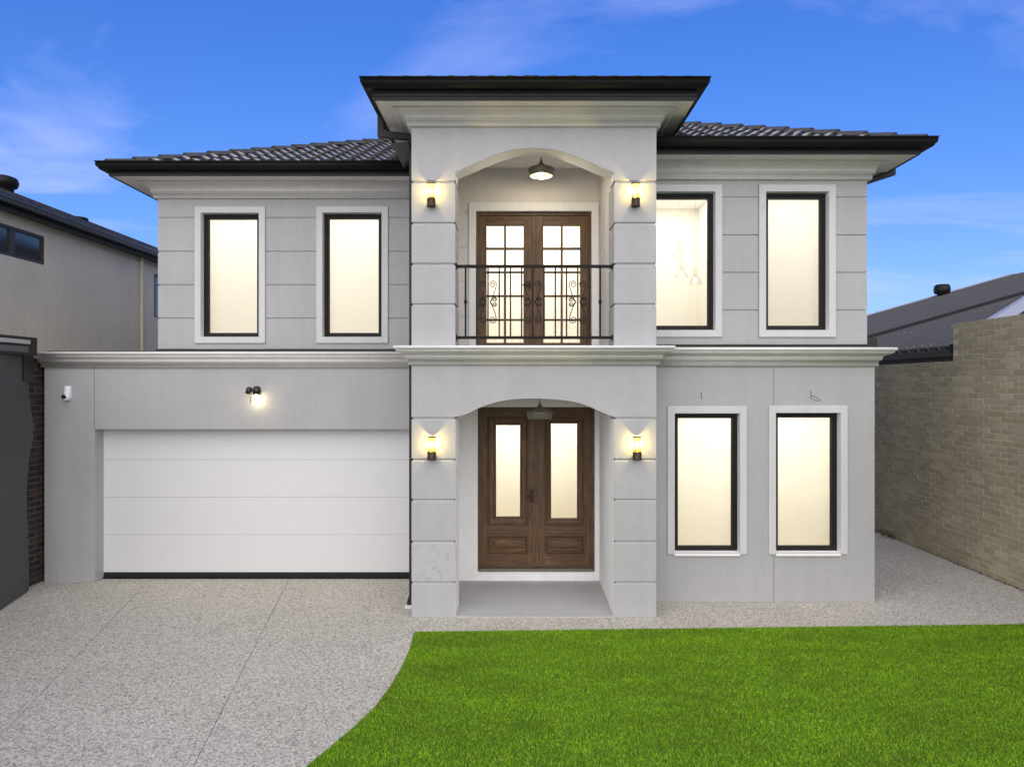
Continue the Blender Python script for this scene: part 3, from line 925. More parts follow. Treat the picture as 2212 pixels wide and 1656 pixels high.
# ---- eaves
def eaves(x0, x1, yf, yb, zs, zg, oh, ohf, crown, left=True, right=True):
    """zs soffit level, zg gutter top, oh gutter overhang, ohf fascia overhang; crown (top proj, bottom z, band top, band bottom)."""
    kw = dict(left=left, right=right)
    sweep('soffit', [(-0.02, zs), (ohf - 0.015, zs), (ohf - 0.015, zs + 0.03), (-0.02, zs + 0.03)], x0, x1, yf, yb, SOFFIT, house, **kw)
    zf = zg - 0.035
    sweep('fascia', [(ohf - 0.014, zs - 0.012), (ohf, zs - 0.012), (ohf + 0.002, zs + 0.03), (ohf - 0.003, zs + 0.033), (ohf + 0.002, zs + 0.037), (ohf + 0.002, zs + 0.075), (ohf - 0.003, zs + 0.078), (ohf + 0.002, zs + 0.082), (ohf + 0.002, zf), (ohf - 0.014, zf)], x0, x1, yf, yb, GUTTER, house, **kw)
    g0 = zg - 0.112
    sweep('gutter', [(ohf + 0.006, zg - 0.02), (ohf + 0.006, g0), (oh - 0.035, g0), (oh - 0.026, g0 + 0.022), (oh - 0.008, g0 + 0.036), (oh, g0 + 0.055), (oh, zg - 0.012), (oh + 0.010, zg - 0.010), (oh + 0.010, zg), (oh - 0.004, zg), (oh - 0.008, g0 + 0.05), (oh - 0.04, g0 + 0.01), (ohf + 0.012, g0 + 0.01), (ohf + 0.012, zg - 0.02)], x0, x1, yf, yb, GUTTER, house, smooth=True, **kw)
    ct, zb, b1, b0 = crown
    pr = [(-0.01, zs - 0.001), (ct, zs - 0.001), (ct, zs - 0.014), (ct - 0.014, zs - 0.016)]
    w_, h = ct - 0.014 - 0.075, zs - 0.016 - zb
    for k in range(1, 10):
        t = k / 9
        pr.append((ct - 0.014 - w_ * math.sin(t * math.pi / 2), zs - 0.016 - h * (1 - math.cos(t * math.pi / 2))))
    pr += [(0.072, zb), (0.072, b1 + 0.002), (0.046, b1), (0.046, b0), (-0.01, b0)]
    sweep('crown_moulding', pr, x0, x1, yf, yb, CORN, house, smooth=True, **kw)


ZGL, ZGR, ZGC = 6.082, 6.022, 6.473
eaves(LUX, -1.2, DLU, 17.9, 5.912, ZGL, 0.586, 0.463, (0.200, 5.785, 5.766, 5.702), right=False)
eaves(1.6, RUX, DRU, 17.9, 5.850, ZGR, 0.592, 0.451, (0.200, 5.735, 5.716, 5.645), left=False)
eaves(PL, PR, D0, 12.6, 6.256, ZGC, 0.520, 0.395, (0.204, 6.168, 6.150, 6.082))

# ---- roofs
TP = 0.46
SL = math.atan(TP)


def tile_mesh():
    W, L, N = 0.300, 0.36, 12
    mb = MB()
    prof = []
    for k in range(N + 1):
        x = W * k / N
        u = x / W
        if u < 0.40: z = 0.0
        elif u < 0.94: z = 0.046 * math.sin((u - 0.40) / 0.54 * math.pi) ** 0.8
        else: z = 0.0
        prof.append((x, z))
    for (x, z) in prof: mb.v.append((x - W / 2, 0.0, z + 0.040))       # front edge raised on the tile below
    for (x, z) in prof: mb.v.append((x - W / 2, L, z + 0.010))
    for (x, z) in prof: mb.v.append((x - W / 2, 0.004, z + 0.012))
    k = N + 1
    for i in range(N):
        mb.f.append((i, i + 1, k + i + 1, k + i))
        mb.f.append((i + 1, i, 2 * k + i, 2 * k + i + 1))
    me_ = mb.mesh('roof_tile', TILE, merge=False)
    me_.polygons.foreach_set('use_smooth', [j % 2 == 0 for j in range(len(me_.polygons))])
    return me_


def cap_mesh():
    mb = MB()
    L = 0.46
    sec = [(-0.13, -0.060), (-0.115, -0.030), (-0.055, 0.016), (0.0, 0.030), (0.055, 0.016), (0.115, -0.030), (0.13, -0.060)]
    for (yy, sc_, up) in ((0.0, 1.08, 0.034), (0.05, 1.06, 0.032), (L, 0.9, 0.0)):
        for x, z in sec: mb.v.append((x * sc_, yy, z + up))
    for x, z in sec: mb.v.append((x * 0.95, 0.003, z + 0.004))
    k = len(sec)
    for r in range(2):
        for i in range(k - 1): mb.f.append((r * k + i, r * k + i + 1, (r + 1) * k + i + 1, (r + 1) * k + i))
    for i in range(k - 1): mb.f.append((i + 1, i, 3 * k + i, 3 * k + i + 1))
    return mb.mesh('hip_cap', CAPTILE, merge=False)


TILE_ME, CAP_ME = tile_mesh(), cap_mesh()


def place(me_, name, parent, M_, inv=None):
    o_ = bpy.data.objects.new(name, me_)
    COL.objects.link(o_)
    o_.parent = parent
    o_.matrix_parent_inverse = inv if inv is not None else Matrix.Identity(4)
    o_.matrix_basis = M_
    return o_


def hip_roof(name, x0, x1, y0, y1, z, hips, rows_n, xvis, max_tiles):
    """Hipped roof on the rectangle; tiles are laid one by one on the front slope over xvis, hip caps on the listed corners."""
    half = min(x1 - x0, y1 - y0) / 2
    rz = z + half * TP
    mb = MB()
    a_, b_, c_, d_ = (x0, y0, z), (x1, y0, z), (x1, y1, z), (x0, y1, z)
    if x1 - x0 < y1 - y0:
        p_, q_ = ((x0 + x1) / 2, y0 + half, rz), ((x0 + x1) / 2, y1 - half, rz)
        mb.quad(a_, b_, p_); mb.quad(b_, c_, q_, p_); mb.quad(c_, d_, q_); mb.quad(d_, a_, p_, q_)
    else:
        p_, q_ = (x0 + half, (y0 + y1) / 2, rz), (x1 - half, (y0 + y1) / 2, rz)
        mb.quad(a_, b_, q_, p_); mb.quad(b_, c_, q_); mb.quad(c_, d_, p_, q_); mb.quad(d_, a_, p_)
    roof = mb.obj(name, TILE, house)
    if rows_n:                             # no sheet inside the porch block
        bm = bmesh.new(); bm.from_mesh(roof.data)
        for co, no in (((PL + 0.01, 0, 0), (1, 0, 0)), ((PR - 0.01, 0, 0), (1, 0, 0)), ((0, 10.25, 0), (0, 1, 0))):
            bmesh.ops.bisect_plane(bm, geom=bm.verts[:] + bm.edges[:] + bm.faces[:], plane_co=co, plane_no=no)
        bmesh.ops.delete(bm, geom=[f for f in bm.faces if PL < f.calc_center_median().x < PR and f.calc_center_median().y < 10.25], context='FACES')
        bm.to_mesh(roof.data); bm.free()
    Rx = Matrix.Rotation(SL, 4, 'X')
    gauge = 0.315
    cnt = 0
    for r in range(rows_n):
        s = r * gauge
        run, rise = s * math.cos(SL), s * math.sin(SL)
        x = x0 + 0.15 + 0.0
        while x < x1:
            lo, hi = x0 + run + 0.02, x1 - run - 0.02
            if xvis[0] < x < xvis[1] and lo < x < hi and cnt < max_tiles:
                M_ = Matrix.Translation((x + random.uniform(-.002, .002), y0 - 0.03 + run, z - 0.01 + rise)) @ Rx @ Matrix.Rotation(random.uniform(-.008, .008), 4, 'X')
                place(TILE_ME, 'roof_tile', roof, M_); cnt += 1
            x += 0.300
    for (hx_, sx) in hips:
        dirv = Vector((sx, 1, TP)).normalized()
        xa_ = dirv.cross(Vector((0, 0, 1))).normalized()
        za_ = xa_.cross(dirv).normalized()
        B = Matrix((xa_, dirv, za_)).transposed().to_4x4()
        L = (half * math.sqrt(2 + TP * TP))
        s = -0.02 if rows_n else 0.16
        while s < L:
            M_ = Matrix.Translation(Vector((hx_, y0, z + 0.055)) + dirv * s) @ B
            place(CAP_ME, 'hip_cap', roof, M_)
            s += 0.375
    return roof


LO, RO, CO = 0.47, 0.48, 0.44
hip_roof('roof', LUX - LO, 1.4, DLU - LO, 18.4, ZGL - 0.055, [(LUX - LO, 1)], 14, (-6.2, -1.36), 160)
hip_roof('roof', -1.6, RUX + RO, DRU - RO, 18.4, ZGR - 0.055, [(RUX + RO, -1)], 14, (1.80, 5.4), 120)
hip_roof('roof', PL - CO, PR + CO, D0 - CO, 13.0, ZGC - 0.08, [(PL - CO, 1), (PR + CO, -1)], 0, (-2, 2.4), 0)

# ---- downpipes
dp = MB()
gx_side = PL - 0.46
dp.bar([(gx_side, 8.82, 6.37), (gx_side, 8.82, 6.145), (PL - 0.048, 8.82, 6.10), (PL - 0.048, 8.82, 0.16), (PL - 0.075, 8.82, 0.06), (PL - 0.085, 8.82, 0.03)], 0.042, 0.03)
dpo = dp.obj('downpipe', PIPE, house, bevel=0.004)
MB().box(PL - 0.14, PL - 0.02, 8.74, 8.86, 0.0, 0.035).obj('pipe_stub', WPLASTIC, dpo, bevel=0.006)
dp = MB()
dp.bar([(RUX + 0.53, 9.50, 5.96), (RUX + 0.53, 9.50, 5.85), (RUX + 0.062, 9.50, 5.70), (RUX + 0.062, 9.50, 3.40)], 0.042, 0.03)
dp.obj('downpipe', PIPE, house, bevel=0.004)
MB().box(RUX + 0.0, RUX + 0.16, 9.18, 9.34, 3.391, 3.52).obj('rainwater_head', PIPE, house, bevel=0.006)

# ---- pencil marks above the lower right windows, and a short loose cord below the flood light
q = MB()
q.box(U(1514.2, DR), U(1515.6, DR), DR - 0.002, DR + 0.002, V(862, DR), V(846.7, DR))
q.obj('wall_mark', INK, house)
q = MB()
def X8(zx, zy): return (U(1504.1 + zx * .152, DR), DR - 0.001, V(814 + zy * .152, DR))
q.tube([X8(1628, 200), X8(1628, 300)], 0.004, 6)
q.tube([X8(1628, 272), X8(1660, 268), X8(1710, 290), X8(1765, 325), X8(1752, 340), X8(1700, 332), X8(1628, 302)], 0.003, 6)
q.obj('wall_mark', INK, house)
# scuffs on the left pillar: faint brown smears in the render
m_s, n, l, b = new_mat('scuff')
p = pos(n)
k1 = ramp(n, l, noise(n, l, p, 6, 6, 0.75, 1.2), [(0.52, 0.0), (0.72, 0.5)])
l.new(mul(n, l, (0.435, 0.433, 0.428), (0.20, 0.17, 0.145), k1, 'MIX'), b.inputs['Base Color'])
b.inputs['Roughness'].default_value = 0.9
for o_ in list(bpy.data.objects):
    if o_.name.startswith('pillar_block') and abs(o_.data.vertices[0].co.z - 0.448) < 0.01 and o_.data.vertices[0].co.x < 0:
        o_.data.materials[0] = m_s

# ------------------------------------------------------------------ balcony railing
RY = 8.52
rail = thing('balcony_railing', 'black wrought iron balcony railing with scrollwork between the upper pillars', 'railing', ((IL + IR) / 2, RY, 3.36))
def XR(zx): return U(840.6 + zx * .3206, RY)
def ZR(zy): return V(309.7 + zy * .3206, RY)
ra, rb = IL + 0.001, IR - 0.001
for zc in (829, 1308):
    z = ZR(zc)
    MB().box(ra, rb, RY - 0.018, RY + 0.018, z - 0.0185, z + 0.0185).obj('rail', IRON, rail, bevel=0.003)
    for x in (ra, rb):
        s = 1 if x == ra else -1
        MB().box(min(x, x + s * 0.012), max(x, x + s * 0.012), RY - 0.03, RY + 0.03, z - 0.038, z + 0.038).obj('mounting_plate', IRON, rail, bevel=0.003)
bal_x = [XR(515 + 75.6 * k) for k in range(13)]
zt_, zb_ = ZR(829) - 0.018, ZR(1308) + 0.018
for k, x in enumerate(bal_x):
    hw = 0.011 if k in (0, 12) else 0.009
    bl = MB().box(x - hw, x + hw, RY - hw, RY + hw, zb_, zt_).obj('baluster', IRON, rail, bevel=0.002)
    if k in (0, 12):
        zk = ZR(1068)
        MB().lathe([(0.008, -0.038), (0.016, -0.034), (0.016, -0.024), (0.012, -0.02), (0.024, -0.008), (0.024, 0.008), (0.012, 0.02), (0.016, 0.024), (0.016, 0.034), (0.008, 0.038)], x, RY, zk, 14).obj('knuckle', IRON, bl, smooth=True)


def spiral(cx_, cz_, r0, r1, a0, a1, k=22):
    return [(cx_ + (r0 + (r1 - r0) * t / k) * math.cos(a0 + (a1 - a0) * t / k), cz_ + (r0 + (r1 - r0) * t / k) * math.sin(a0 + (a1 - a0) * t / k)) for t in range(k + 1)]


s_ = 400 / 2212 / 1.1302 / FPX * RY       # metres per unit of the railing close-up
def scroll(xc, side):
    zc = ZR(1068)
    def T(pts): return [(xc + side * a_, RY, zc + b_) for a_, b_ in pts]
    tip = 0.030
    q = MB()
    # long strand: curls in at the top and the bottom, kisses the baluster at its middle
    top = spiral(0.058, 0.222, 0.012, 0.047, R(200 + 360), R(0))[::1]
    strand = top + [(0.100, 0.185), (0.078, 0.110), (0.046, 0.035), (0.022, 0.0), (0.046, -0.035), (0.078, -0.110), (0.100, -0.185)]
    low = [(a_, -b_) for a_, b_ in top[::-1]]
    q.tube(T(strand + low), 0.0052, 6)
    # small double curl at the middle
    c1 = spiral(0.084, 0.030, 0.008, 0.030, R(-40 - 360), R(120 + 60))
    mid = c1 + [(0.040, 0.012), (0.024, 0.0), (0.040, -0.012)] + [(a_, -b_) for a_, b_ in c1[::-1]]
    q.tube(T(mid), 0.0052, 6)
    return q.obj('scroll', IRON, rail, smooth=True)


for k in (2, 6, 10):
    scroll(bal_x[k], 1); scroll(bal_x[k], -1)

# ------------------------------------------------------------------ wall lamps
def point_light(name, loc, power, col, radius, parent):
    ld = bpy.data.lights.new(name, 'POINT'); ld.energy = power; ld.color = col; ld.shadow_soft_size = radius
    lo = bpy.data.objects.new(name, ld); COL.objects.link(lo); lo.location = loc
    return adopt(lo, parent)


def wall_lamp(x, z, label):
    y = D0 - 0.066
    t = thing('wall_lamp', label, 'wall lamp', (x, D0, z), 'bronze wall lamps on the porch pillars')
    r = 0.054
    MB().box(x - 0.022, x + 0.022, D0 - 0.022, D0 - 0.0005, z - 0.05, z + 0.05).obj('back_plate', BRONZE, t, bevel=0.003)
    MB().box(x - 0.015, x + 0.015, D0 - 0.05, D0 - 0.02, z - 0.085, z - 0.065).obj('bracket', BRONZE, t)
    MB().lathe([(0.001, -0.142), (r, -0.142), (r + 0.002, -0.136), (r, -0.13), (r, -0.042), (r - 0.004, -0.039), (0.012, -0.039), (0.012, -0.01), (0.001, -0.01)], x, y, z, 26).obj('base', BRONZE, t, smooth=True)
    MB().lathe([(r - 0.002, -0.040), (r - 0.002, 0.132)], x, y, z, 26).obj('lamp_glass', SMOKE, t, smooth=True)
    MB().lathe([(0.001, 0.144), (r, 0.144), (r + 0.002, 0.138), (r, 0.130), (r - 0.006, 0.130), (r - 0.008, 0.138), (0.001, 0.139)], x, y, z, 26).obj('cap', BRONZE, t, smooth=True)
    bulb = MB().lathe([(0.001, -0.02), (0.007, -0.018), (0.014, 0.008), (0.012, 0.03), (0.004, 0.052), (0.001, 0.054)], x, y, z, 14).obj('bulb', BULB, t, smooth=True)
    point_light('lamp_light', (x, y, z + 0.05), 9.0, (1.0, 0.84, 0.46), 0.012, t)


wall_lamp(-1.046, 5.218, 'lit bronze cylinder wall lamp on the upper pillar left of the balcony')
wall_lamp(1.471, 5.218, 'lit bronze cylinder wall lamp on the upper pillar right of the balcony')
wall_lamp(-1.040, 2.103, 'lit bronze cylinder wall lamp on the lower pillar beside the garage')
wall_lamp(1.489, 2.103, 'lit bronze cylinder wall lamp on the lower pillar right of the front door')

# ------------------------------------------------------------------ pendants
def pendant(x, y, zr, ztop, lit, label):
    t = thing('pendant_lamp', label, 'pendant lamp', (x, y, ztop), 'onion shaped pendant lamps of the porch')
    MB().lathe([(0.001, ztop - zr - 0.0), (0.045, ztop - zr - 0.0), (0.045, ztop - zr - 0.02), (0.001, ztop - zr - 0.022)], x, y, zr, 20).obj('ceiling_rose', TAUPE, t)
    MB().tube([(x, y, ztop - 0.02), (x, y, zr + 0.13)], 0.004, 6).obj('cord', BLACK, t)
    pr = [(0.006, 0.155), (0.010, 0.125), (0.022, 0.095), (0.045, 0.065), (0.075, 0.042), (0.085, 0.036), (0.130, 0.026), (0.172, 0.006), (0.177, -0.002), (0.172, -0.020), (0.158, -0.085), (0.153, -0.090), (0.150, -0.085), (0.163, -0.02), (0.165, -0.004), (0.10, 0.020), (0.01, 0.03)]
    sh_ = MB().lathe(pr, x, y, zr, 40).obj('lamp_shade', TAUPE, t, smooth=True)
    MB().lathe([(0.001, 0.028), (0.018, 0.026), (0.018, -0.012), (0.032, -0.035), (0.036, -0.055), (0.026, -0.075), (0.001, -0.082)], x, y, zr, 18).obj('bulb', DULLBULB if lit else WPLASTIC, t, smooth=True)
    if lit:
        point_light('lamp_light', (x, y, zr - 0.115), 9.0, (1.0, 0.86, 0.62), 0.03, t)


pendant(0.336, 9.1, 5.775, 6.068, True, 'lit taupe pendant lamp hanging over the balcony doors')
pendant(0.317, 9.1, 2.520, 2.904, False, 'unlit taupe pendant lamp hanging before the front door')

def room_pendant(px, py, label):  # cord, socket and shade all carry the pale see-through glare look
    y = DRU + 0.11 + 0.45
    x, z = U(px, y), V(py, y)
    t = thing('faint_pendant', label, 'pendant lamp', (x, y, 5.9), 'faint pendants inside the upper window')
    MB().tube([(x, y, 5.95), (x, y, z + 0.22)], 0.004, 6).obj('cord', PEND_WASHED, t)
    MB().lathe([(0.022, 0.22), (0.024, 0.09), (0.001, 0.088)], x, y, z, 14).obj('socket', PEND_WASHED, t, smooth=True)
    MB().lathe([(0.024, 0.10), (0.035, 0.085), (0.075, 0.02), (0.098, -0.035)], x, y, z, 20).obj('lamp_shade', PEND_WASHED, t, smooth=True)
    MB().lathe([(0.001, 0.07), (0.02, 0.05), (0.028, 0.02), (0.018, -0.01), (0.001, -0.02)], x, y, z, 12).obj('bulb', PALEBULB, t, smooth=True)


room_pendant(1466, 551, 'topmost of three faint pendants seen through the upper window right of the balcony')
room_pendant(1472, 595, 'middle of three faint pendants seen through the upper window right of the balcony')
room_pendant(1502, 609, 'lowest of three faint pendants seen through the upper window right of the balcony')

# ------------------------------------------------------------------ flood light and camera on the garage front
fx, fz = -3.80, 2.81
t = thing('flood_light', 'black twin head outdoor light glowing above the garage door', 'flood light', (fx, DG, fz))
MB().lathe([(0.001, 0.0), (0.028, 0.0), (0.034, 0.006), (0.034, 0.03), (0.001, 0.03)], 0, 0, 0, 18).obj('mount', BLACK, t, smooth=True)
mo = t.children[0]
mo.data.transform(Matrix.Translation((fx, DG - 0.002, fz)) @ Matrix.Rotation(R(90), 4, 'X'))
def head(x, y, z, r, h, tilt):
    me_o = MB().lathe([(0.001, 0.5 * h), (0.55 * r, 0.47 * h), (0.88 * r, 0.30 * h), (r, 0.05 * h), (r, -0.5 * h), (0.92 * r, -0.5 * h), (0.85 * r, 0.0), (0.001, 0.1 * h)], 0, 0, 0, 24).obj('lamp_head', BLACK, t, smooth=True)
    me_o.data.transform(Matrix.Translation((x, y, z)) @ Matrix.Rotation(R(tilt), 4, 'Y') @ Matrix.Rotation(R(-6), 4, 'X'))
head(fx - 0.066, DG - 0.09, fz - 0.004, 0.045, 0.105, 4)
head(fx + 0.050, DG - 0.10, fz - 0.002, 0.056, 0.125, -4)
MB().tube([(fx - 0.03, DG - 0.03, fz), (fx - 0.05, DG - 0.08, fz + 0.01)], 0.012).obj('arm', BLACK, t)
MB().tube([(fx + 0.02, DG - 0.03, fz), (fx + 0.04, DG - 0.09, fz + 0.01)], 0.012).obj('arm', BLACK, t)
MB().lathe([(0.008, 0.0), (0.010, -0.02), (0.032, -0.034), (0.034, -0.05), (0.030, -0.052), (0.033, -0.056), (0.030, -0.072), (0.001, -0.078)], fx + 0.036, DG - 0.10, fz - 0.052, 18).obj('bulb', DULLBULB, t, smooth=True)
point_light('lamp_light', (fx + 0.036, DG - 0.085, fz - 0.150), 0.9, (1.0, 0.86, 0.50), 0.02, t)
q = MB().tube([(fx - 0.072, DG - 0.012, fz - 0.10), (fx - 0.074, DG - 0.006, fz - 0.19)], 0.004, 6).obj('loose_cord', TAUPE, t)

cxx, czz = -6.545, 2.765
t = thing('security_camera', 'white security camera with dark lens on the garage pier', 'camera', (cxx, DG, czz))
q = MB()
for k, (z, w_, dd) in enumerate(((0.105, 0.046, 0.030), (0.100, 0.050, 0.040), (0.02, 0.052, 0.055), (-0.05, 0.053, 0.075), (-0.085, 0.046, 0.082), (-0.103, 0.030, 0.070), (-0.108, 0.010, 0.055))):
    for j in range(13):
        a_ = math.pi * j / 12
        q.v.append((cxx - w_ * math.cos(a_), DG - 0.002 - dd * math.sin(a_) ** 0.8, czz + z))
for k in range(6):
    for j in range(12):
        a_ = k * 13 + j
        q.f.append((a_, a_ + 1, a_ + 14, a_ + 13))
q.f.append(tuple(range(13))); q.f.append(tuple(range(78, 91)))
q.obj('body', WPLASTIC, t, smooth=True)
q = MB().lathe([(0.001, 0.010), (0.026, 0.010), (0.034, 0.006), (0.036, -0.01), (0.001, -0.01)], 0, 0, 0, 22).obj('lens', LENS, t, smooth=True)
q.data.transform(Matrix.Translation((cxx - 0.012, DG - 0.080, czz - 0.055)) @ Matrix.Rotation(R(-14), 4, 'Z') @ Matrix.Rotation(R(112), 4, 'X'))

# ------------------------------------------------------------------ brick wall on the right
BM = brick_mat('tan painted brick', (0.325, 0.28, 0.182), (0.44, 0.385, 0.27))
BMS = brick_mat('tan painted brick run', (0.325, 0.28, 0.182), (0.44, 0.385, 0.27), False)
MORTAR = flat('pale mortar', (0.50, 0.45, 0.315), 0.9, var=0.15, scale=30, bmp=0.5)
bw = thing('brick_wall', 'tall tan painted brick boundary wall beside the right path', 'wall', (WX, 11, 0))
CP, BPn = 0.0863, 0.240                     # course and brick pitch
Z_LOW, Z_HIGH, Y_STEP = 38 * CP, 45 * CP, 11.05
mb = MB(); mb.box(WX + 0.0042, WX + 0.22, Y_STEP + 0.01, 19, -0.05, Z_LOW - 0.004); mb.box(WX + 0.0042, WX + 0.22, 2.0, Y_STEP - 0.004, -0.05, Z_HIGH - 0.004)
mb.obj('mortar', MORTAR, bw)


def brick_mesh(w_, h_, d_, mat, ch=0.004):
    mb_ = MB()
    for (xx, i) in ((0.0, ch), (ch, 0.0), (d_, 0.0)):
        mb_.v += [(xx, -w_ / 2 + i, -h_ / 2 + i), (xx, w_ / 2 - i, -h_ / 2 + i), (xx, w_ / 2 - i, h_ / 2 - i), (xx, -w_ / 2 + i, h_ / 2 - i)]
    mb_.f.append((0, 3, 2, 1))
    for r in range(2):
        for k in range(4):
            mb_.f.append((r * 4 + k, r * 4 + (k + 1) % 4, r * 4 + 4 + (k + 1) % 4, r * 4 + 4 + k))
    mb_.f.append((8, 9, 10, 11))
    return mb_


BR = brick_mesh(0.230, 0.0765, 0.1, BM).mesh('brick', BM)
rest_v, rest_f, tone = [], [], []
spots = []
for c_ in range(45):
    z = c_ * CP + CP / 2
    y = 3.0 + (0.12 if c_ % 2 else 0.0)
    while y < 18.8:
        top_ok = z < Z_LOW or y + 0.115 < Y_STEP + 0.02
        if top_ok:
            spots.append((y, z))
        y += BPn
def shown(q):                               # size and place in the photograph: the wall shows between the frame edge and the house corner
    return 9.3 < q[0] < 13.8 and q[1] > 0
vis = sorted([q for q in spots if shown(q)], key=lambda q: q[0])[:300]
vs = set(vis)
for (y, z) in spots:
    dxx, tw_ = random.uniform(-0.003, 0.003), random.uniform(-0.006, 0.006)
    if (y, z) in vs:
        place(BR, 'brick', bw, Matrix.Translation((WX + dxx, y, z)) @ Matrix.Rotation(tw_, 4, 'Z'), Matrix.Translation(-Vector(bw['_at'])))
    else:
        q = brick_mesh(0.230, 0.0765, 0.06, BM)
        i0 = len(rest_v)
        rest_v += [(a_ + WX + dxx, b_ + y, c2 + z) for a_, b_, c2 in q.v]
        rest_f += [tuple(i0 + k for k in f) for f in q.f]
        tone += [random.random()] * len(q.f)
me = bpy.data.meshes.new('bricks'); me.from_pydata(rest_v, [], rest_f); me.update()
a = me.attributes.new('tone', 'FLOAT', 'FACE'); a.data.foreach_set('value', tone)
me.materials.append(BMS)
o = bpy.data.objects.new('bricks', me); COL.objects.link(o); adopt(o, bw); o['kind'] = 'stuff'

# leaf litter caught in the corner at the foot of the wall
LEAF = flat('dry leaf', (0.07, 0.045, 0.02), 0.8, var=0.5, scale=40)
mb = MB()
for k in range(420):
    y = 9.4 + abs(random.gauss(0, 1)) * 2.2 if k > 200 else random.uniform(12.6, 14.5)
    x = WX - abs(random.gauss(0, 0.025 if k > 200 else 0.09)) - 0.005
    sz = random.uniform(0.006, 0.018) if k > 200 else random.uniform(0.012, 0.035)
    an, tl = random.uniform(0, 6.28), random.uniform(-0.6, 0.6)
    z = 0.006 + random.random() * (0.01 if k > 200 else 0.10)
    ca, sa = math.cos(an) * sz, math.sin(an) * sz
    mb.quad((x - ca, y - sa, z), (x + sa * .5, y - ca * .5, z + tl * sz), (x + ca, y + sa, z + 0.3 * sz), (x - sa * .5, y + ca * .5, z - tl * sz))
tag(mb.obj('dry_leaves', LEAF, merge=False), 'dry brown leaf litter along the foot of the brick wall', 'leaves', kind='stuff')

# ------------------------------------------------------------------ neighbour's corrugated roof behind the brick wall
CORR = flat('dark corrugated steel', (0.075, 0.072, 0.066), 0.6, 0.0, 0.12, 1.5, spec=0.3)
PALESHEET = flat('pale zinc flashing', (0.46, 0.45, 0.44), 0.5, 0.2, 0.08, 8)
FASC = flat('brown fascia board', (0.055, 0.046, 0.033), 0.6)
nh = thing('neighbour_house', 'neighbouring house with dark corrugated metal roof behind the brick wall', 'house', (12, 20, 0))
RT, EX, EY, EZ = 0.285, 7.28, 11.30, 3.50
XR_, YF = 22.0, 30.0


def corrugated(name, pts_fn, n_ribs, pitch, amp, mat, parent):
    """Sheet whose ribs run along t: pts_fn(s, t) gives the flat sheet; the corrugation is added along the normal."""
    mb_ = MB()
    prof_ = ((0.0, 1), (0.28, 1), (0.30, 0), (0.98, 0))
    N = n_ribs * 4
    for i in range(N + 1):
        s = (i // 4 + prof_[i % 4][0]) * pitch
        h = amp * prof_[i % 4][1]
        a_, b_ = pts_fn(s)
        mb_.v += [(a_[0], a_[1], a_[2] + h), (b_[0], b_[1], b_[2] + h)]
    for i in range(N):
        mb_.f.append((2 * i, 2 * i + 1, 2 * i + 3, 2 * i + 2))
    return mb_.obj(name, mat, parent, smooth=False, merge=False)


def left_face(lift, y0, y1):
    def fn(s):
        y = y0 + s
        xe = min(XR_, EX + max(0.0, (y - EY)))   # hip line at 45 degrees
        return (EX - 0.06, y, EZ + lift - 0.06 * RT), (max(xe, EX + 0.02), y, EZ + lift + RT * (max(xe, EX + 0.02) - EX))
    return fn


P_ = 0.30
corrugated('roof_sheet', left_face(0.0, EY, 18.1), int((18.1 - EY) / P_), P_, 0.036, CORR, nh)
corrugated('roof_sheet', left_face(0.07, 18.15, YF), int((YF - 18.15) / P_), P_, 0.036, CORR, nh)
def near_face(s):
    x = EX + s
    return (x, EY - 0.06, EZ - 0.06 * RT), (x, EY + (x - EX), EZ + RT * (x - EX))
corrugated('roof_sheet', near_face, int(13 / P_), P_, 0.036, CORR, nh)
q = MB()
def rp(x, y, up): return (x, y, EZ + RT * min(x - EX, y - EY) + up)
for k in range(24):                          # hip flashing, a folded strip along the 45 degree line
    s0, s1 = 1.6 + k * 0.6, 1.6 + (k + 1) * 0.6 + 0.02
    for off0, off1 in ((-0.17, 0.0), (0.0, 0.17)):
        u0, u1 = (0.035, 0.075) if off0 < 0 else (0.075, 0.035)
        q.quad(rp(EX + s0 - off0, EY + s0 + off0, u0), rp(EX + s1 - off0, EY + s1 + off0, u0), rp(EX + s1 - off1, EY + s1 + off1, u1), rp(EX + s0 - off1, EY + s0 + off1, u1))
q.obj('hip_flashing', PALESHEET, nh, merge=False)
q = MB(); q.v += [(EX, 18.10, EZ + 0.10), (XR_, 18.10, EZ + 0.10 + RT * (XR_ - EX)), (XR_, 18.20, EZ + 0.10 + RT * (XR_ - EX)), (EX, 18.20, EZ + 0.10), (EX, 18.09, EZ - 0.01), (14.1, 18.09, EZ - 0.01 + RT * (14.1 - EX))]
q.v[1] = (14.1, 18.10, EZ + 0.10 + RT * (14.1 - EX)); q.v[2] = (14.1, 18.20, EZ + 0.10 + RT * (14.1 - EX))
q.f += [(0, 1, 2, 3), (0, 4, 5, 1)]
q.obj('step_flashing', GUTTER, nh)
q = MB(); q.v += [(EX - 0.05, YF, EZ + 0.04), (XR_, YF, EZ + 0.04 + RT * (XR_ - EX)), (XR_, YF + 0.12, EZ + 0.16 + RT * (XR_ - EX)), (EX - 0.05, YF + 0.12, EZ + 0.16), (EX - 0.05, YF - 0.1, EZ + 0.12), (XR_, YF - 0.1, EZ + 0.12 + RT * (XR_ - EX))]
q.f += [(4, 5, 2, 3), (0, 1, 5, 4)]
q.obj('barge_flashing', PALESHEET, nh)
mb = MB(); mb.box(EX - 0.10, EX - 0.02, EY - 0.1, YF, EZ - 0.14, EZ - 0.025); gt = mb.obj('gutter', FASC, nh, bevel=0.01)
MB().box(EX - 0.02, EX + 0.02, EY - 0.08, YF, EZ - 0.30, EZ + 0.045).obj('fascia', FASC, nh)
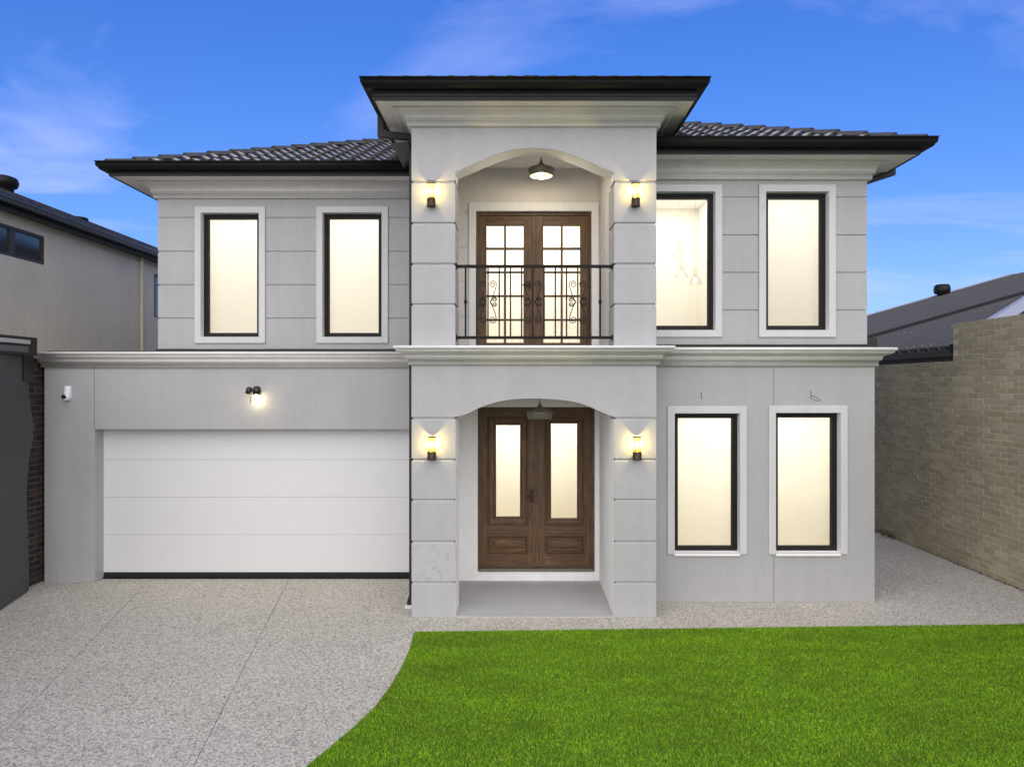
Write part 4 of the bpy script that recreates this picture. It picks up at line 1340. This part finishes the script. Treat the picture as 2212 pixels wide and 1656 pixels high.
MB().box(EX - 0.12, EX + 0.02, EY - 0.18, EY - 0.10, EZ - 0.06, EZ + 0.06).obj('gutter_end', GUTTER, nh)
MB().box(EX + 0.3, 21.5, EY + 0.3, YF - 0.3, 0, EZ - 0.05).obj('wall', FASC, nh)
vx, vy = 18.6, 29.6
vz = EZ + RT * (vx - EX)
MB().lathe([(0.18, -0.1), (0.18, 0.14), (0.30, 0.18), (0.33, 0.34), (0.30, 0.50), (0.24, 0.56), (0.001, 0.58)], vx, vy, vz, 20).obj('roof_vent', GUTTER, nh, smooth=True)
# rows of roof screws
q = MB()
SCREW = flat('zinc screw head', (0.62, 0.62, 0.60), 0.4, 0.3)
for k in range(150):
    y = EY + 0.4 + (k % 50) * 0.26
    x = EX + 0.35 + (k // 50) * 1.9
    if x - EX < y - EY - 0.2:
        z = EZ + RT * (x - EX) + 0.016 + (0.07 if y > 18.15 else 0)
        q.box(x - 0.008, x + 0.008, y - 0.008, y + 0.008, z + 0.006, z + 0.018)
q.obj('screws', SCREW, nh)['kind'] = 'stuff'

# ------------------------------------------------------------------ neighbour's house on the left
NWALL = stucco('olive grey render', (0.68, 0.625, 0.50), 0.10)
LX = -8.6
nl = thing('neighbour_house', 'neighbouring house with plain olive render side wall and high strip window', 'house', (-11, 13, 0))
Y0n, Y1n = 8.0, 21.0
nwins = [(10.6, 12.38, 5.07, 5.59), (16.1, 17.0, 4.5, 5.54)]
mb = wall_holes('wall', Y0n, Y1n, 0, 5.82, 0, 0.2, nwins, NWALL, nl)
mb.data.transform(Matrix(((0, -1, 0, LX), (1, 0, 0, 0), (0, 0, 1, 0), (0, 0, 0, 1))))
NFR = flat('bronze window frame', (0.05, 0.045, 0.037), 0.45)
NGL = flat('dark reflecting glass', (0.045, 0.048, 0.047), 0.06, spec=0.9)
for (ya, yb, za, zb) in nwins:
    q = MB().ring(ya, yb, za, zb, [(0, 0.06), (0, 0.02), (0.05, 0.02), (0.05, 0.06)])
    if ya < 11:
        q.box(11.55, 11.66, 0.015, 0.06, za + 0.05, zb - 0.05)
    f_ = q.obj('window', NFR, nl, bevel=0.003)
    f_.data.transform(Matrix(((0, -1, 0, LX), (1, 0, 0, 0), (0, 0, 1, 0), (0, 0, 0, 1))))
    panes = ((ya + 0.05, 11.55), (11.66, yb - 0.05)) if ya < 11 else ((ya + 0.05, yb - 0.05),)
    for (pa, pb) in panes:
        MB().box(LX - 0.056, LX - 0.05, pa, pb, za + 0.05, zb - 0.05).obj('pane', NGL, f_)
    MB().box(LX - 0.03, LX - 0.018, ya + 0.05, ya + 0.09, za + 0.05, zb - 0.05).obj('sash', NFR, f_)
# eave: soffit, fascia, gutter, roof
MB().box(LX + 0.001, LX + 0.20, Y0n, Y1n, 5.80, 5.83).obj('soffit', NFR, nl)
MB().box(LX + 0.20, LX + 0.22, Y0n, Y1n, 5.79, 5.95).obj('fascia', GUTTER, nl)
q = MB(); gx = LX + 0.225
prof = [(gx, 5.86), (gx + 0.085, 5.86), (gx + 0.10, 5.89), (gx + 0.10, 5.905), (gx + 0.11, 5.915), (gx + 0.12, 5.94), (gx + 0.12, 5.975), (gx + 0.13, 5.98), (gx + 0.13, 5.992), (gx + 0.11, 5.992), (gx + 0.10, 5.93), (gx, 5.88)]
for (x, z) in prof: q.v += [(x, Y0n, z), (x, Y1n, z)]
for i in range(len(prof) - 1): q.f.append((2 * i, 2 * i + 1, 2 * i + 3, 2 * i + 2))
q.obj('gutter', flat('grey steel gutter', (0.10, 0.098, 0.095), 0.35, 0.4), nl, smooth=False)
NTILE = flat('brown grey roof tile', (0.10, 0.085, 0.070), 0.7, var=0.3, scale=12)
for k in range(int((Y1n - Y0n) / 0.33)):
    ya = Y0n + k * 0.33
    q = MB()
    for r in range(4):
        xa_, xb_ = gx + 0.06 - r * 0.36, gx - 0.32 - r * 0.36
        za_, zb_2 = 6.01 + r * 0.36 * 0.40, 6.01 + (r + 1) * 0.36 * 0.40 + 0.004
        q.v += [(xa_, ya + 0.005, za_ + 0.045), (xa_, ya + 0.325, za_ + 0.045), (xb_, ya + 0.325, zb_2 + 0.01), (xb_, ya + 0.005, zb_2 + 0.01), (xa_ - 0.004, ya + 0.005, za_), (xa_ - 0.004, ya + 0.325, za_)]
        i0 = len(q.v) - 6
        q.f += [(i0, i0 + 1, i0 + 2, i0 + 3), (i0, i0 + 4, i0 + 5, i0 + 1)]
    q.obj('roof_tile', NTILE, nl, merge=False)
q = MB(); q.quad((gx + 0.05, Y0n, 5.99), (gx + 0.05, Y1n, 5.99), (gx - 1.6, Y1n, 6.62), (gx - 1.6, Y0n, 6.62)); q.quad((gx - 1.6, Y0n, 6.62), (gx - 1.6, Y1n, 6.62), (gx - 6, Y1n, 6.2), (gx - 6, Y0n, 6.2))
q.obj('roof', NTILE, nl)
MB().bar([(LX + 0.05, 15.49, 5.84), (LX + 0.05, 15.49, 0.0)], 0.03, 0.03).obj('downpipe', NWALL, nl, bevel=0.008)
vx, vy = -9.22, 12.2
MB().lathe([(0.15, -0.15), (0.15, 0.06), (0.20, 0.08), (0.225, 0.14), (0.225, 0.18), (0.20, 0.24), (0.12, 0.27), (0.001, 0.275)], vx, vy, 6.37, 22).obj('roof_vent', GUTTER, nl, smooth=True)
MB().lathe([(0.10, -0.1), (0.10, 0.03), (0.17, 0.06), (0.15, 0.11), (0.001, 0.14)], LX - 0.55, 14.2, 6.28, 16).obj('roof_vent', GUTTER, nl, smooth=True)

# ------------------------------------------------------------------ grey boundary wall on the left with unfinished end
GW = stucco('dark grey bagged render', (0.105, 0.106, 0.104), 0.16, 0.9)
gwl = thing('boundary_wall', 'dark grey rendered boundary wall with broken edge left of the driveway', 'wall', (-6.7, 7, 0))
def gx_(y): return -6.60 - (y - 8.67) * 0.28
edge = []
for z in np.arange(0.0, 3.281, 0.041):
    t_ = z / 3.28
    base_y = 9.50 + 0.16 * math.exp(-((z - 2.25) / 0.33) ** 2) - 0.06 * math.exp(-((z - 1.3) / 0.5) ** 2)
    edge.append((base_y + random.uniform(-0.012, 0.012), float(z)))
mb = MB()
th = 0.05
for (ya, za), (yb, zb) in zip(edge[:-1], edge[1:]):
    mb.quad((-6.60, 8.67, za), (gx_(ya), ya, za), (gx_(yb), yb, zb), (-6.60, 8.67, zb))
    mb.quad((gx_(ya), ya, za), (gx_(ya) - th, ya + 0.02, za), (gx_(yb) - th, yb + 0.02, zb), (gx_(yb), yb, zb))
mb.quad((-6.60, 2.0, 3.28), (gx_(edge[-1][0]), edge[-1][0], 3.28), (gx_(edge[-1][0]) - 0.2, edge[-1][0], 3.28), (-6.80, 2.0, 3.28))
mb.quad((-6.60, 2.0, 0.0), (-6.60, 8.67, 0.0), (-6.60, 8.67, edge[-1][1]), (-6.60, 2.0, edge[-1][1]))   # straight to 8.67 m, then turning slightly
rend = mb.obj('render_coat', GW, gwl)
MB().box(-7.16, gx_(9.8) - 0.055, 2.0, 10.6, -0.05, 3.27).obj('mortar', flat('grey mortar', (0.12, 0.11, 0.10), 0.9, var=0.2, scale=20), gwl)
DB_ = brick_mat('dark brown brick', (0.020, 0.014, 0.011), (0.060, 0.036, 0.026))
BR2 = brick_mesh(0.230, 0.0765, 0.05, DB_).mesh('brick', DB_)
for c_ in range(38):
    for k in range(3):
        y = 9.46 + k * 0.24 + (0.12 if c_ % 2 else 0)
        z = c_ * CP + CP / 2
        o_ = place(BR2, 'brick', gwl, Matrix.Translation((gx_(9.8) - 0.050 + random.uniform(-0.003, 0.003), y, z)) @ Matrix.Rotation(math.pi, 4, 'Z'))
        o_.matrix_parent_inverse = Matrix.Translation(-Vector(gwl['_at']))
COPB = flat('dark brown metal capping', (0.022, 0.017, 0.013), 0.5)
MB().box(-7.0, -6.57, 2.0, 9.30, 3.285, 3.53).obj('box_fascia', COPB, gwl, bevel=0.006)
MB().box(-6.571, -6.53, 2.0, 9.12, 3.43, 3.485).obj('capping_strip', PALESHEET, gwl, bevel=0.008)
MB().box(-6.571, -6.545, 2.0, 9.10, 3.32, 3.40).obj('capping_strip', flat('grey capping', (0.10, 0.10, 0.105), 0.45), gwl, bevel=0.004)
q = MB()
q.v += [(gx_(9.30) + 0.02, 9.30, 2.93), (gx_(9.62) + 0.02, 9.62, 2.93), (gx_(9.62) - 0.2, 9.62, 2.93), (gx_(9.30) - 0.2, 9.30, 2.93)]
q.v += [(a_, b_, 3.53) for a_, b_, c_ in q.v]
q.f += [(0, 1, 2, 3), (4, 5, 6, 7), (0, 1, 5, 4), (1, 2, 6, 5), (2, 3, 7, 6), (3, 0, 4, 7)]
q.obj('end_board', COPB, gwl, bevel=0.004)

for o_ in bpy.data.objects:
    if '_at' in o_: del o_['_at']
